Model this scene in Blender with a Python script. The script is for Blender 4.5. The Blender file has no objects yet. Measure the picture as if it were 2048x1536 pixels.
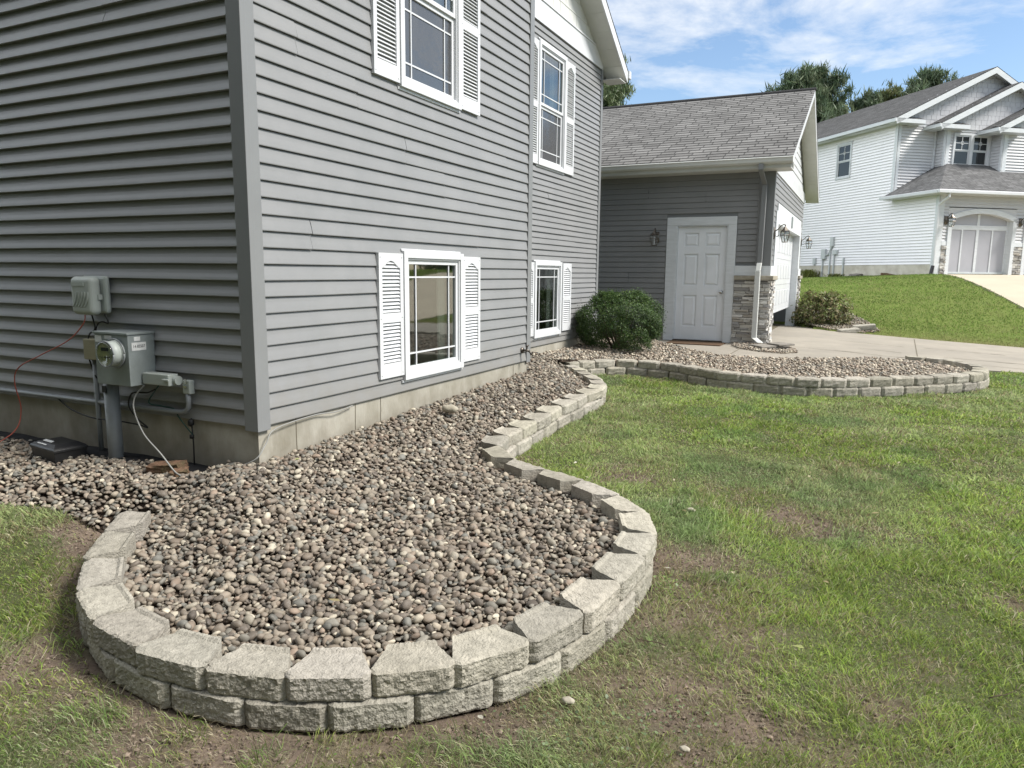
import bpy, bmesh, math, random
import numpy as np
from mathutils import Vector, Matrix
R = math.radians
random.seed(7)
rng = np.random.default_rng(11)
scn = bpy.context.scene
COL = scn.collection

# ------------------------------------------------------------------ camera
cam_d = bpy.data.cameras.new('camera'); cam = bpy.data.objects.new('camera', cam_d); COL.objects.link(cam)
yaw, pitch, roll = R(-25.68), R(-8.735), R(0.54)
f_ = Vector((math.sin(yaw)*math.cos(pitch), math.cos(yaw)*math.cos(pitch), math.sin(pitch)))
r_ = Vector((math.cos(yaw), -math.sin(yaw), 0)); u_ = r_.cross(f_)
r2 = math.cos(roll)*r_ + math.sin(roll)*u_; u2 = -math.sin(roll)*r_ + math.cos(roll)*u_
CAM = Vector((3.38445, -3.34831, 1.55))
M = Matrix.Identity(4)
for i in range(3):
    M[i][0], M[i][1], M[i][2], M[i][3] = r2[i], u2[i], -f_[i], CAM[i]
cam.matrix_world = M
cam_d.sensor_width = 36; cam_d.lens = 1453.25/2048*36; cam_d.clip_start = 0.05; cam_d.clip_end = 2000
scn.camera = cam
# ------------------------------------------------------------------ light
SUN_AZ, SUN_EL = 80, 47
world = bpy.data.worlds.new('World'); scn.world = world; world.use_nodes = True
nt = world.node_tree; nt.nodes.clear()
def wn(t): return nt.nodes.new(t)
out = wn('ShaderNodeOutputWorld'); bg = wn('ShaderNodeBackground'); sky = wn('ShaderNodeTexSky')
sky.sky_type = 'NISHITA'; sky.sun_disc = False; sky.sun_elevation = R(SUN_EL); sky.sun_rotation = R(SUN_AZ)
sky.air_density = 1.0; sky.dust_density = 0.6; sky.ozone_density = 1.5
tc = wn('ShaderNodeTexCoord'); sep = wn('ShaderNodeSeparateXYZ'); nt.links.new(tc.outputs['Generated'], sep.inputs[0])
def wmath(op, a, b=None, clamp=False):
    n = wn('ShaderNodeMath'); n.operation = op; n.use_clamp = clamp
    for k, v in ((0, a), (1, b)):
        if v is None: continue
        if isinstance(v, (int, float)): n.inputs[k].default_value = v
        else: nt.links.new(v, n.inputs[k])
    return n.outputs[0]
zz = wmath('ADD', wmath('MAXIMUM', sep.outputs[2], 0.0), 0.16)
comb = wn('ShaderNodeCombineXYZ')
nt.links.new(wmath('DIVIDE', sep.outputs[0], zz), comb.inputs[0]); nt.links.new(wmath('DIVIDE', sep.outputs[1], zz), comb.inputs[1])
n1 = wn('ShaderNodeTexNoise'); n1.inputs['Scale'].default_value = 1.6; n1.inputs['Detail'].default_value = 9; n1.inputs['Roughness'].default_value = .62; n1.inputs['Distortion'].default_value = .35
nt.links.new(comb.outputs[0], n1.inputs['Vector'])
bias = wmath('MULTIPLY', wmath('SUBTRACT', sep.outputs[2], 0.22), 1.5)
bias = wmath('MINIMUM', bias, 0.10)
bias = wmath('ADD', bias, wmath('MULTIPLY', wmath('MAXIMUM', wmath('SUBTRACT', sep.outputs[2], 0.42), 0.0), 2.2))
cl = wmath('MULTIPLY', wmath('SUBTRACT', wmath('ADD', n1.outputs[0], bias), 0.53), 5.0, True)
cl = wmath('MULTIPLY', cl, 0.88)
mix = wn('ShaderNodeMixRGB'); nt.links.new(cl, mix.inputs[0])
hs = wn('ShaderNodeHueSaturation'); hs.inputs['Saturation'].default_value = 1.04; hs.inputs['Value'].default_value = 2.35
nt.links.new(sky.outputs[0], hs.inputs['Color'])
nt.links.new(hs.outputs[0], mix.inputs[1]); mix.inputs[2].default_value = (14.0, 14.2, 14.3, 1)
# bright lobe added to the unseen west-south-west sky, lights the neighbouring side wall
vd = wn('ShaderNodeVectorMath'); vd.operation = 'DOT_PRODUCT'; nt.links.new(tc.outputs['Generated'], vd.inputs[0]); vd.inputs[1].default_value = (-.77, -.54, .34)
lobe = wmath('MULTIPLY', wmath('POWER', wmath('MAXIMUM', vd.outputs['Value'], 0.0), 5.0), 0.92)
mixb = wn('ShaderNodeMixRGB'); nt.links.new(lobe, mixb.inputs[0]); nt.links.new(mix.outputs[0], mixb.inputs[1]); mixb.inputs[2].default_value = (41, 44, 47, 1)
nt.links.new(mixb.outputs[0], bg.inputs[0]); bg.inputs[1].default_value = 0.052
nt.links.new(bg.outputs[0], out.inputs[0])
sl = bpy.data.lights.new('sun', 'SUN'); so = bpy.data.objects.new('sun', sl); COL.objects.link(so)
sl.energy = 4.2; sl.angle = R(16); sl.color = (1.0, 0.965, 0.91)
sd = Vector((math.sin(R(SUN_AZ))*math.cos(R(SUN_EL)), math.cos(R(SUN_AZ))*math.cos(R(SUN_EL)), math.sin(R(SUN_EL))))
so.rotation_euler = sd.to_track_quat('Z', 'Y').to_euler(); so.location = (10, 5, 20)
scn.view_settings.view_transform = 'Standard'; scn.view_settings.look = 'None'
scn.view_settings.exposure = 0.62; scn.view_settings.gamma = 1.0
scn.cycles.max_bounces = 8; scn.cycles.transparent_max_bounces = 8

# ------------------------------------------------------------------ materials
def mat(name, base, rough=.7, c2=None, nscale=6, bump=0, bscale=40, spec=.3, metal=0, attr=None, detail=6, c3=None, n3=1.2, stretch=None, mixlo=.35, mixhi=.65, bdist=.01):
    m = bpy.data.materials.new(name); m.use_nodes = True; t = m.node_tree; b = t.nodes['Principled BSDF']
    b.inputs['Roughness'].default_value = rough; b.inputs['Metallic'].default_value = metal
    b.inputs['Specular IOR Level'].default_value = spec
    N = lambda k: t.nodes.new(k)
    co = N('ShaderNodeTexCoord'); mp = N('ShaderNodeMapping'); t.links.new(co.outputs['Object'], mp.inputs[0])
    if stretch: mp.inputs['Scale'].default_value = stretch
    col = None
    if attr:
        a = N('ShaderNodeAttribute'); a.attribute_name = attr; col = a.outputs['Color']
    else:
        rg = N('ShaderNodeRGB'); rg.outputs[0].default_value = (*base, 1); col = rg.outputs[0]
    def noise_mix(col, c, sc, lo, hi, fac=1):
        n = N('ShaderNodeTexNoise'); n.inputs['Scale'].default_value = sc; n.inputs['Detail'].default_value = detail; n.inputs['Roughness'].default_value = .6
        t.links.new(mp.outputs[0], n.inputs['Vector'])
        mr = N('ShaderNodeMapRange'); mr.inputs[1].default_value = lo; mr.inputs[2].default_value = hi; mr.inputs[4].default_value = fac
        t.links.new(n.outputs[0], mr.inputs[0])
        mx = N('ShaderNodeMixRGB'); t.links.new(mr.outputs[0], mx.inputs[0]); t.links.new(col, mx.inputs[1])
        mx.inputs[2].default_value = (*c, 1); return mx.outputs[0]
    if c2: col = noise_mix(col, c2, nscale, mixlo, mixhi)
    if c3: col = noise_mix(col, c3, n3, .45, .75, .7)
    t.links.new(col, b.inputs['Base Color'])
    if bump:
        n = N('ShaderNodeTexNoise'); n.inputs['Scale'].default_value = bscale; n.inputs['Detail'].default_value = 8
        t.links.new(mp.outputs[0], n.inputs['Vector'])
        bp = N('ShaderNodeBump'); bp.inputs['Strength'].default_value = bump; bp.inputs['Distance'].default_value = bdist
        t.links.new(n.outputs[0], bp.inputs['Height']); t.links.new(bp.outputs[0], b.inputs['Normal'])
    return m
M_sid = mat('grey_vinyl', (.232, .233, .235), .42, (.212, .215, .217), 3, .12, 260, .35, stretch=(1, 1, 1), c3=(.246, .246, .245), n3=.7, bdist=.002)
def splash(m, z0, z1, c):
    t = m.node_tree; b = t.nodes['Principled BSDF']; src = b.inputs['Base Color'].links[0].from_socket
    g = t.nodes.new('ShaderNodeNewGeometry'); sp = t.nodes.new('ShaderNodeSeparateXYZ'); t.links.new(g.outputs['Position'], sp.inputs[0])
    n = t.nodes.new('ShaderNodeTexNoise'); n.inputs['Scale'].default_value = 7; n.inputs['Detail'].default_value = 8; t.links.new(g.outputs['Position'], n.inputs['Vector'])
    ad = t.nodes.new('ShaderNodeMath'); ad.operation = 'MULTIPLY_ADD'; t.links.new(n.outputs[0], ad.inputs[0]); ad.inputs[1].default_value = -.55; t.links.new(sp.outputs[2], ad.inputs[2])
    mr = t.nodes.new('ShaderNodeMapRange'); mr.inputs[1].default_value = z0; mr.inputs[2].default_value = z1; mr.inputs[3].default_value = .45; mr.inputs[4].default_value = 0; t.links.new(ad.outputs[0], mr.inputs[0])
    mx = t.nodes.new('ShaderNodeMixRGB'); t.links.new(mr.outputs[0], mx.inputs[0]); t.links.new(src, mx.inputs[1]); mx.inputs[2].default_value = (*c, 1); t.links.new(mx.outputs[0], b.inputs['Base Color'])
splash(M_sid, .22, .62, (.20, .185, .155))
M_post = mat('grey_trim', (.205, .21, .212), .4, (.19, .195, .197), 2, .05, 200, .35)
M_white = mat('white_vinyl', (.60, .61, .625), .35, (.56, .57, .58), 5, .04, 200, .4)
M_whitew = mat('white_wood_trim', (.64, .66, .68), .5, (.57, .59, .60), 4, .3, 60, .3, stretch=(1, 1, 6), bdist=.003)
M_door = mat('white_door_paint', (.76, .78, .81), .38, (.71, .73, .75), 3, .05, 120, .4)
M_cream = mat('cream_soffit', (.60, .605, .58), .5, (.55, .555, .53), 3, .05, 100)
M_found = mat('concrete_foundation', (.38, .36, .31), .9, (.28, .262, .215), 4, .35, 60, .15, c3=(.19, .175, .135), n3=2.8, stretch=(1, 1, .45), bdist=.006)
M_found2 = mat('pale_foundation', (.62, .58, .50), .9, (.50, .46, .39), 1.5, .1, 60, .1, c3=(.42, .38, .31), n3=3)
splash(M_found, -.02, .22, (.13, .105, .07))
M_drive = mat('driveway_concrete', (.31, .28, .235), .85, (.26, .237, .20), 1.8, .2, 80, .2, c3=(.215, .198, .17), n3=.7, bdist=.004)
M_drive2 = mat('pale_driveway_concrete', (.45, .39, .30), .85, (.40, .35, .27), .9, .1, 60, .2)
M_dark = mat('black_plastic', (.012, .012, .014), .45, (.02, .02, .02), 8, .1, 80, .4)
M_void = mat('dark_interior', (.008, .008, .009), .9)
M_joint = mat('joint_dirt', (.10, .085, .06), .95, (.16, .14, .10), 9)
M_metalgrey = mat('grey_painted_metal', (.27, .30, .30), .45, (.22, .245, .245), 9, .12, 40, .4, metal=.25, c3=(.18, .20, .19), n3=3)
M_pvc = mat('grey_pvc', (.22, .235, .245), .45, (.19, .20, .205), 10, .05, 60, .4)
M_tel = mat('beige_grey_plastic', (.36, .39, .365), .45, (.33, .355, .335), 8, .05, 60, .4)
M_tan = mat('tan_plastic', (.27, .25, .165), .5, (.22, .20, .13), 8, .05, 60, .4)
M_chrome = mat('brushed_steel', (.55, .55, .55), .25, None, 5, metal=1)
M_pewter = mat('aged_pewter', (.10, .09, .08), .4, (.16, .14, .12), 30, metal=.8)
M_red = mat('red_cable', (.36, .085, .055), .5)
M_wht_cable = mat('grey_cable', (.25, .25, .235), .5)
M_blk_cable = mat('black_cable', (.012, .012, .012), .5)
M_grn_cable = mat('green_cable', (.015, .06, .05), .5)
M_label = mat('white_sticker', (.62, .63, .62), .5, (.5, .5, .5), 20)
M_ink = mat('black_ink', (.02, .02, .02), .6)
M_dial = mat('meter_dial', (.25, .26, .10), .5, (.14, .16, .07), 25)
M_brick = mat('old_brick', (.17, .10, .065), .95, (.09, .06, .04), 18, .8, 70, .1, c3=(.07, .075, .035), n3=9)
M_doormat = mat('brown_coir', (.13, .085, .055), .95, (.09, .06, .04), 25, .6, 200, .1)
M_stone = mat('stacked_stone', None, .9, attr='tint', bump=.6, bscale=45, spec=.15, c2=(.25, .23, .20), nscale=12, mixlo=.58, mixhi=.85, bdist=.01)
M_cap = mat('stone_ledge', (.36, .33, .27), .85, (.27, .245, .19), 9, .5, 40, .15)
M_gravel = mat('river_pebble', None, .62, attr='tint', bump=.25, bscale=120, spec=.3, detail=4, bdist=.003, c2=(.20, .185, .16), nscale=40, mixlo=.56, mixhi=.75)
M_soil = mat('dark_soil', (.055, .04, .03), .95, (.03, .023, .018), 14, .8, 40, .05, bdist=.02)
M_blade = mat('grass_blade', None, .55, attr='tint', spec=.25)
M_leaf = mat('shrub_leaf', None, .45, attr='tint', spec=.35)
M_bark = mat('bark', (.11, .085, .06), .95, (.06, .045, .035), 14, .8, 30, .1)
M_inside = mat('curtain_fabric', (.30, .29, .285), .9)
M_slat = mat('splash_block_stone', (.27, .25, .22), .9, (.18, .165, .145), 7, .6, 30, .1)
for m_, tr in ((M_blade, .5), (M_leaf, .25)):   # thin leaves let some light through
    b = m_.node_tree.nodes['Principled BSDF']
    b.inputs['Transmission Weight'].default_value = 0
    t = m_.node_tree; a = [n for n in t.nodes if n.type == 'ATTRIBUTE'][0]
    tl = t.nodes.new('ShaderNodeBsdfTranslucent'); t.links.new(a.outputs['Color'], tl.inputs['Color'])
    mx = t.nodes.new('ShaderNodeMixShader'); mx.inputs[0].default_value = tr
    t.links.new(b.outputs[0], mx.inputs[1]); t.links.new(tl.outputs[0], mx.inputs[2])
    t.links.new(mx.outputs[0], t.nodes['Material Output'].inputs[0])
def block_mat():
    m = mat('retaining_block_concrete', (.40, .376, .325), .93, (.31, .292, .25), 10, .9, 120, .12, c3=(.17, .16, .138), n3=34, bdist=.008)
    t = m.node_tree; b = t.nodes['Principled BSDF']
    inc = b.inputs['Base Color'].links[0].from_socket
    a = t.nodes.new('ShaderNodeAttribute'); a.attribute_name = 'tint'
    mx = t.nodes.new('ShaderNodeMixRGB'); mx.blend_type = 'MULTIPLY'; mx.inputs[0].default_value = 1
    t.links.new(inc, mx.inputs[1]); t.links.new(a.outputs['Color'], mx.inputs[2]); t.links.new(mx.outputs[0], b.inputs['Base Color'])
    return m
M_block = block_mat()
def glass_mat(name, base, ior=1.75, wob=.02):
    m = mat(name, base, .03, None, 5, wob, 2.2, .5, bdist=.05)
    m.node_tree.nodes['Principled BSDF'].inputs['IOR'].default_value = ior
    m.node_tree.nodes['Principled BSDF'].inputs['Specular IOR Level'].default_value = .5
    return m
M_glass = glass_mat('window_glass', (.02, .023, .025), 1.5, .05)
M_screen = glass_mat('screened_glass', (.06, .062, .066), 1.8, .35); M_screen.node_tree.nodes['Principled BSDF'].inputs['Roughness'].default_value = .16
def clear_mat():
    m = bpy.data.materials.new('clear_glass'); m.use_nodes = True; t = m.node_tree
    g = t.nodes.new('ShaderNodeBsdfGlossy'); g.inputs['Roughness'].default_value = .03
    tr = t.nodes.new('ShaderNodeBsdfTransparent'); tr.inputs[0].default_value = (.93, .95, .95, 1)
    fr0 = t.nodes.new('ShaderNodeLayerWeight'); fr0.inputs[0].default_value = .35; fr = t.nodes.new('ShaderNodeMapRange'); fr.inputs[1].default_value = 0; fr.inputs[2].default_value = 1; fr.inputs[3].default_value = .05; fr.inputs[4].default_value = .30; t.links.new(fr0.outputs['Facing'], fr.inputs[0])
    mx = t.nodes.new('ShaderNodeMixShader'); t.links.new(fr.outputs[0], mx.inputs[0]); t.links.new(tr.outputs[0], mx.inputs[1]); t.links.new(g.outputs[0], mx.inputs[2])
    t.links.new(mx.outputs[0], t.nodes['Material Output'].inputs[0]); return m
M_clear = clear_mat()
M_room = mat('room_wall', (.10, .095, .085), .9)
def pane_mat():
    m = clear_mat(); m.name = 'window_pane'; t = m.node_tree
    mr = [n for n in t.nodes if n.type == 'MAP_RANGE'][0]; mr.inputs[3].default_value = .13; mr.inputs[4].default_value = .42
    n = t.nodes.new('ShaderNodeTexNoise'); n.inputs['Scale'].default_value = 2.4; co = t.nodes.new('ShaderNodeTexCoord'); t.links.new(co.outputs['Object'], n.inputs['Vector'])
    bp = t.nodes.new('ShaderNodeBump'); bp.inputs['Strength'].default_value = .05; bp.inputs['Distance'].default_value = .018; t.links.new(n.outputs[0], bp.inputs['Height'])
    g = [q for q in t.nodes if q.type == 'BSDF_GLOSSY'][0]; t.links.new(bp.outputs[0], g.inputs['Normal'])
    tr = [q for q in t.nodes if q.type == 'BSDF_TRANSPARENT'][0]; tr.inputs[0].default_value = (.70, .75, .72, 1)
    return m
M_pane = pane_mat()
def shingle_mat(name, ca, cb, cc):
    m = bpy.data.materials.new(name); m.use_nodes = True; t = m.node_tree; b = t.nodes['Principled BSDF']
    b.inputs['Roughness'].default_value = .95; b.inputs['Specular IOR Level'].default_value = .1
    uv = t.nodes.new('ShaderNodeUVMap'); uv.uv_map = 'UVMap'
    br = t.nodes.new('ShaderNodeTexBrick'); br.offset = .5; br.squash = .8; br.squash_frequency = 3
    br.inputs['Color1'].default_value = (*ca, 1); br.inputs['Color2'].default_value = (*cb, 1); br.inputs['Mortar'].default_value = (*cc, 1)
    br.inputs['Scale'].default_value = 1; br.inputs['Brick Width'].default_value = .31; br.inputs['Row Height'].default_value = .135
    br.inputs['Mortar Size'].default_value = .012; br.inputs['Mortar Smooth'].default_value = .15; br.inputs['Bias'].default_value = 0
    n = t.nodes.new('ShaderNodeTexNoise'); n.inputs['Scale'].default_value = 2.2; n.inputs['Detail'].default_value = 3
    n2 = t.nodes.new('ShaderNodeTexNoise'); n2.inputs['Scale'].default_value = 90
    t.links.new(uv.outputs[0], n.inputs['Vector']); t.links.new(uv.outputs[0], n2.inputs['Vector'])
    dx = t.nodes.new('ShaderNodeVectorMath'); dx.operation = 'SCALE'; dx.inputs['Scale'].default_value = .0
    t.links.new(uv.outputs[0], br.inputs['Vector'])
    mx = t.nodes.new('ShaderNodeMixRGB'); mx.blend_type = 'OVERLAY'; mx.inputs[0].default_value = .35
    t.links.new(br.outputs[0], mx.inputs[1]); t.links.new(n.outputs[0], mx.inputs[2])
    mx2 = t.nodes.new('ShaderNodeMixRGB'); mx2.blend_type = 'OVERLAY'; mx2.inputs[0].default_value = .25
    t.links.new(mx.outputs[0], mx2.inputs[1]); t.links.new(n2.outputs[0], mx2.inputs[2])
    t.links.new(mx2.outputs[0], b.inputs['Base Color'])
    bp = t.nodes.new('ShaderNodeBump'); bp.inputs['Strength'].default_value = .5; bp.inputs['Distance'].default_value = .01
    t.links.new(n2.outputs[0], bp.inputs['Height']); t.links.new(bp.outputs[0], b.inputs['Normal'])
    return m
M_shing = shingle_mat('grey_shingles', (.195, .191, .186), (.13, .127, .124), (.07, .069, .068))
M_shing2 = shingle_mat('brown_grey_shingles', (.152, .15, .15), (.10, .099, .099), (.058, .057, .057))

# ------------------------------------------------------------------ mesh helpers
class MB:
    def __init__(s): s.v = []; s.f = []; s.uv = None; s.tint = None
    def quad(s, *p):
        n = len(s.v); s.v += [tuple(q) for q in p]; s.f.append(tuple(range(n, n+len(p))))
    def box(s, x0, x1, y0, y1, z0, z1):
        x0, x1 = min(x0, x1), max(x0, x1); y0, y1 = min(y0, y1), max(y0, y1); z0, z1 = min(z0, z1), max(z0, z1)
        n = len(s.v)
        s.v += [(x0,y0,z0),(x1,y0,z0),(x1,y1,z0),(x0,y1,z0),(x0,y0,z1),(x1,y0,z1),(x1,y1,z1),(x0,y1,z1)]
        s.f += [tuple(n+i for i in q) for q in ((0,3,2,1),(4,5,6,7),(0,1,5,4),(1,2,6,5),(2,3,7,6),(3,0,4,7))]
        return s
    def fbox(s, F, a0, a1, d0, d1, z0, z1):
        """box in a wall frame F=(origin2d, u2d, n2d): along a, outward d, up z"""
        (o, u, n) = F; k = len(s.v)
        for z in (z0, z1):
            for (a, d) in ((a0,d0),(a1,d0),(a1,d1),(a0,d1)):
                s.v.append((o[0]+u[0]*a+n[0]*d, o[1]+u[1]*a+n[1]*d, z))
        s.f += [tuple(k+i for i in q) for q in ((0,3,2,1),(4,5,6,7),(0,1,5,4),(1,2,6,5),(2,3,7,6),(3,0,4,7))]
        return s
    def prism(s, poly, vec):
        """poly: 3d points, extruded by vec"""
        k = len(s.v); n = len(poly); vec = Vector(vec)
        s.v += [tuple(p) for p in poly] + [tuple(Vector(p)+vec) for p in poly]
        s.f.append(tuple(k+i for i in range(n))[::-1]); s.f.append(tuple(k+n+i for i in range(n)))
        for i in range(n): j = (i+1) % n; s.f.append((k+i, k+j, k+n+j, k+n+i))
        return s
    def tube(s, pts, r, seg=8, cap=True):
        pts = [Vector(p) for p in pts]; rr = r if isinstance(r, (list, tuple)) else [r]*len(pts)
        k0 = len(s.v); up = None
        for i, p in enumerate(pts):
            t = (pts[min(i+1, len(pts)-1)] - pts[max(i-1, 0)])
            if t.length < 1e-9: t = Vector((0,0,1))
            t.normalize()
            if up is None: up = Vector((0,0,1)) if abs(t.z) < .9 else Vector((1,0,0))
            a = t.cross(up); a = a.normalized() if a.length > 1e-6 else Vector((1,0,0)); b = a.cross(t).normalized(); up = b
            for j in range(seg):
                th = 2*math.pi*j/seg; s.v.append(tuple(p + a*math.cos(th)*rr[i] + b*math.sin(th)*rr[i]))
        for i in range(len(pts)-1):
            for j in range(seg):
                q = (j+1) % seg; s.f.append((k0+i*seg+j, k0+i*seg+q, k0+(i+1)*seg+q, k0+(i+1)*seg+j))
        if cap:
            s.f.append(tuple(k0+j for j in range(seg))[::-1]); s.f.append(tuple(k0+(len(pts)-1)*seg+j for j in range(seg)))
        return s
    def cyl(s, p0, p1, r, seg=20): return s.tube([p0, p1], r, seg)
    def build(s, name, m, parent=None, smooth=False, bev=0, label=None):
        me = bpy.data.meshes.new(name); v = s.v
        if parent is not None:
            o = ORG.get(parent.name, (0,0,0)); v = [(a-o[0], b-o[1], c-o[2]) for a, b, c in v]
        me.from_pydata(v, [], s.f); me.materials.append(m)
        if s.tint is not None:
            ca = me.color_attributes.new('tint', 'FLOAT_COLOR', 'POINT'); ca.data.foreach_set('color', np.array(s.tint, dtype=np.float32).ravel())
        if s.uv is not None:
            uvl = me.uv_layers.new(name='UVMap'); 
            for l in me.loops: uvl.data[l.index].uv = s.uv[l.vertex_index]
        if smooth:
            for p in me.polygons: p.use_smooth = True
        ob = bpy.data.objects.new(name, me); COL.objects.link(ob)
        if parent is not None:
            ob.parent = parent; ORG[ob.name] = ORG.get(parent.name, (0,0,0))
        if bev:
            bm_ = ob.modifiers.new('bevel', 'BEVEL'); bm_.width = bev; bm_.segments = 2; bm_.limit_method = 'ANGLE'
        if label: ob['label'] = label
        return ob
ORG = {}
def root(name, loc, label, cat, group=None, rz=0):
    o = bpy.data.objects.new(name, None); COL.objects.link(o); o.location = loc; o.rotation_euler = (0,0,rz)
    o.empty_display_size = .1
    o['label'] = label; o['category'] = cat
    if group: o['group'] = group
    ORG[o.name] = loc if rz == 0 and name != 'wall_lantern' else (0,0,0)
    return o
def tag(o, label=None, cat=None, group=None, kind=None):
    if label: o['label'] = label
    if cat: o['category'] = cat
    if group: o['group'] = group
    if kind: o['kind'] = kind
    return o
def fast(name, V, F, m, tint=None, smooth=False, parent=None):
    """V (n,3), F (m,k) numpy arrays"""
    me = bpy.data.meshes.new(name); n, k = F.shape
    me.vertices.add(len(V)); me.vertices.foreach_set('co', V.astype(np.float32).ravel())
    me.loops.add(n*k); me.loops.foreach_set('vertex_index', F.astype(np.int32).ravel())
    me.polygons.add(n); me.polygons.foreach_set('loop_start', np.arange(0, n*k, k, dtype=np.int32))
    me.polygons.foreach_set('loop_total', np.full(n, k, dtype=np.int32))
    me.polygons.foreach_set('use_smooth', np.full(n, smooth, dtype=bool))
    me.update(calc_edges=True)
    if tint is not None:
        if tint.shape[1] == 3: tint = np.hstack([tint, np.ones((len(tint), 1))])
        ca = me.color_attributes.new('tint', 'FLOAT_COLOR', 'POINT'); ca.data.foreach_set('color', tint.astype(np.float32).ravel())
    me.materials.append(m)
    ob = bpy.data.objects.new(name, me); COL.objects.link(ob)
    if parent is not None: ob.parent = parent
    return ob
def _h(ix, iy, s):
    h = (ix.astype(np.int64)*374761393 + iy.astype(np.int64)*668265263 + s*974634777) & 0xffffffff
    h = ((h ^ (h >> 13))*1274126177) & 0xffffffff
    return ((h ^ (h >> 16)) & 0xffff)/65535.0
def vnoise(x, y, s=0):
    ix, iy = np.floor(x), np.floor(y); fx, fy = x-ix, y-iy; fx = fx*fx*(3-2*fx); fy = fy*fy*(3-2*fy)
    a = _h(ix, iy, s)*(1-fx)+_h(ix+1, iy, s)*fx; b = _h(ix, iy+1, s)*(1-fx)+_h(ix+1, iy+1, s)*fx
    return a*(1-fy)+b*fy
def fbm(x, y, s=0, o=4):
    x = np.asarray(x, float); y = np.asarray(y, float); t = 0; a = 1; w = 0
    for i in range(o): t = t+a*vnoise(x*2**i, y*2**i, s+i*17); w += a; a *= .5
    return t/w
def sm(a, b, x):
    t = np.clip((np.asarray(x, float)-a)/(b-a), 0, 1); return t*t*(3-2*t)
def inpoly(x, y, P):
    c = np.zeros(np.shape(x), bool); n = len(P)
    for i in range(n):
        x0, y0 = P[i]; x1, y1 = P[(i+1) % n]
        if y0 == y1: continue
        c ^= ((y0 > y) != (y1 > y)) & (x < (x1-x0)*(y-y0)/(y1-y0)+x0)
    return c
def dpath(x, y, L):
    d = np.full(np.shape(x), 1e9)
    for (x0, y0), (x1, y1) in zip(L[:-1], L[1:]):
        vx, vy = x1-x0, y1-y0; t = np.clip(((x-x0)*vx+(y-y0)*vy)/(vx*vx+vy*vy+1e-12), 0, 1)
        d = np.minimum(d, np.hypot(x-x0-t*vx, y-y0-t*vy))
    return d

# ------------------------------------------------------------------ site heights and outlines
def wtop(y):   # top of the retaining blocks
    y = np.asarray(y, float); return .175+.03*(np.clip(y, -3, 5.5)+1.5)+.004*np.clip(y-5.5, 0, 4)
def pave_z(x, y): return .345-.03*np.maximum(0, np.asarray(x, float)-2)
def gz(x, y):
    x = np.asarray(x, float); y = np.asarray(y, float)
    L = -.03+.03*np.clip(y+1.5, -1.5, 7)+.022*(fbm(x*.9, y*.9, 3, 3)-.5)
    L = L+.11*sm(-.1, -1.0, x)*sm(1, -.4, y)-.03*np.maximum(0, x-4.2)*sm(4, 9, y)
    P = pave_z(x, y)
    L = L+(P-.022-L)*sm(7.4, 8.6, y)
    t = np.clip((y-13.9)/10.2, 0, 1); rise = t*t*(3-2*t)*.6+t*.4
    top = 1.60-.045*np.maximum(0, 5.3-x)*sm(18, 24, y)
    return L+(np.maximum(top-L, 0))*rise
PA = [(-.318,-.753),(-.111,-.994),(.113,-1.264),(.403,-1.485),(.708,-1.634),(1.049,-1.701),(1.383,-1.687),(1.688,-1.61),(1.951,-1.471),(2.186,-1.289),(2.363,-1.027),(2.476,-.733),(2.521,-.408),(2.543,-.079),(2.513,.212),(2.37,.519),(2.161,.734),(1.87,.921),(1.544,1.034),(1.255,1.165),(1.003,1.42),(.929,1.718),(.928,1.991),(.93,2.29),(.909,2.622),(.895,2.962),(.924,3.276),(.914,3.59),(.948,3.905),(.915,4.215),(.773,4.495),(.578,4.77),(.41,5.0),(.256,5.2),(.08,5.38)]
PB = [(.0,5.49),(.06,5.68),(.201,5.885),(.396,6.127),(.677,6.171),(.994,6.109),(1.281,5.985),(1.546,5.788),(1.827,5.6),(2.119,5.526),(2.43,5.474),(2.739,5.484),(3.01,5.549),(3.28,5.69),(3.52,5.87),(3.76,6.04),(3.99,6.22),(4.21,6.42),(4.43,6.63),(4.62,6.86),(4.78,7.12),(4.87,7.41),(4.89,7.72),(4.84,8.03),(4.72,8.30),(4.53,8.53),(4.28,8.69),(3.99,8.76)]
bedA = PA+[(-.05,5.45),(-.6,5.6),(-.6,4.1),(0,4.1),(0,0),(-.32,-.05)]
bedLeft = [(-5.5,-.02),(0,-.02),(.3,-.3),(-.25,-.72),(-.42,-.76),(-.75,-.74),(-1.26,-.84),(-2.5,-.95),(-5.5,-1.05)]
bedB = PB+[(3.62,8.5),(3.3,8.12),(2.74,7.72),(2.3,7.5),(1.82,7.42),(1.4,7.62),(1.05,7.95),(.6,8.6),(.15,9.1),(-.1,9.6),(-.6,9.85),(-.62,8.0),(-.6,5.6),(-.05,5.45)]
APRON = [(-.15,9.9),(-.1,9.5),(.15,9.0),(.6,8.5),(1.05,7.85),(1.4,7.52),(1.82,7.32),(2.3,7.4),(2.74,7.62),(3.3,8.02),(3.62,8.4),(3.95,8.78),(4.3,8.72),(4.9,8.62),(5.5,8.75),(9,8.9),(26,9.3),(26,13.6),(12,13.4),(6.2,13.35),(4.6,13.75),(3.5,14.15),(2.75,14.35),(2.3,14.9),(1.95,15.55),(1.95,16.2),(1.875,15.3),(1.6,15.3),(1.6,10.6),(1.875,10.6),(1.875,9.9)]
bush2 = [(1.9,15.6),(2.2,15.0),(2.72,14.42),(3.4,14.2),(3.75,14.6),(3.5,15.8),(3.0,17),(1.9,17.6)]
NB_O = (5.3437, 24.583, 1.642); NB_A = math.atan2(.6211, .7837)
def nbw(a, b): return (NB_O[0]+a*.7837-b*.6211, NB_O[1]+a*.6211+b*.7837)
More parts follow.
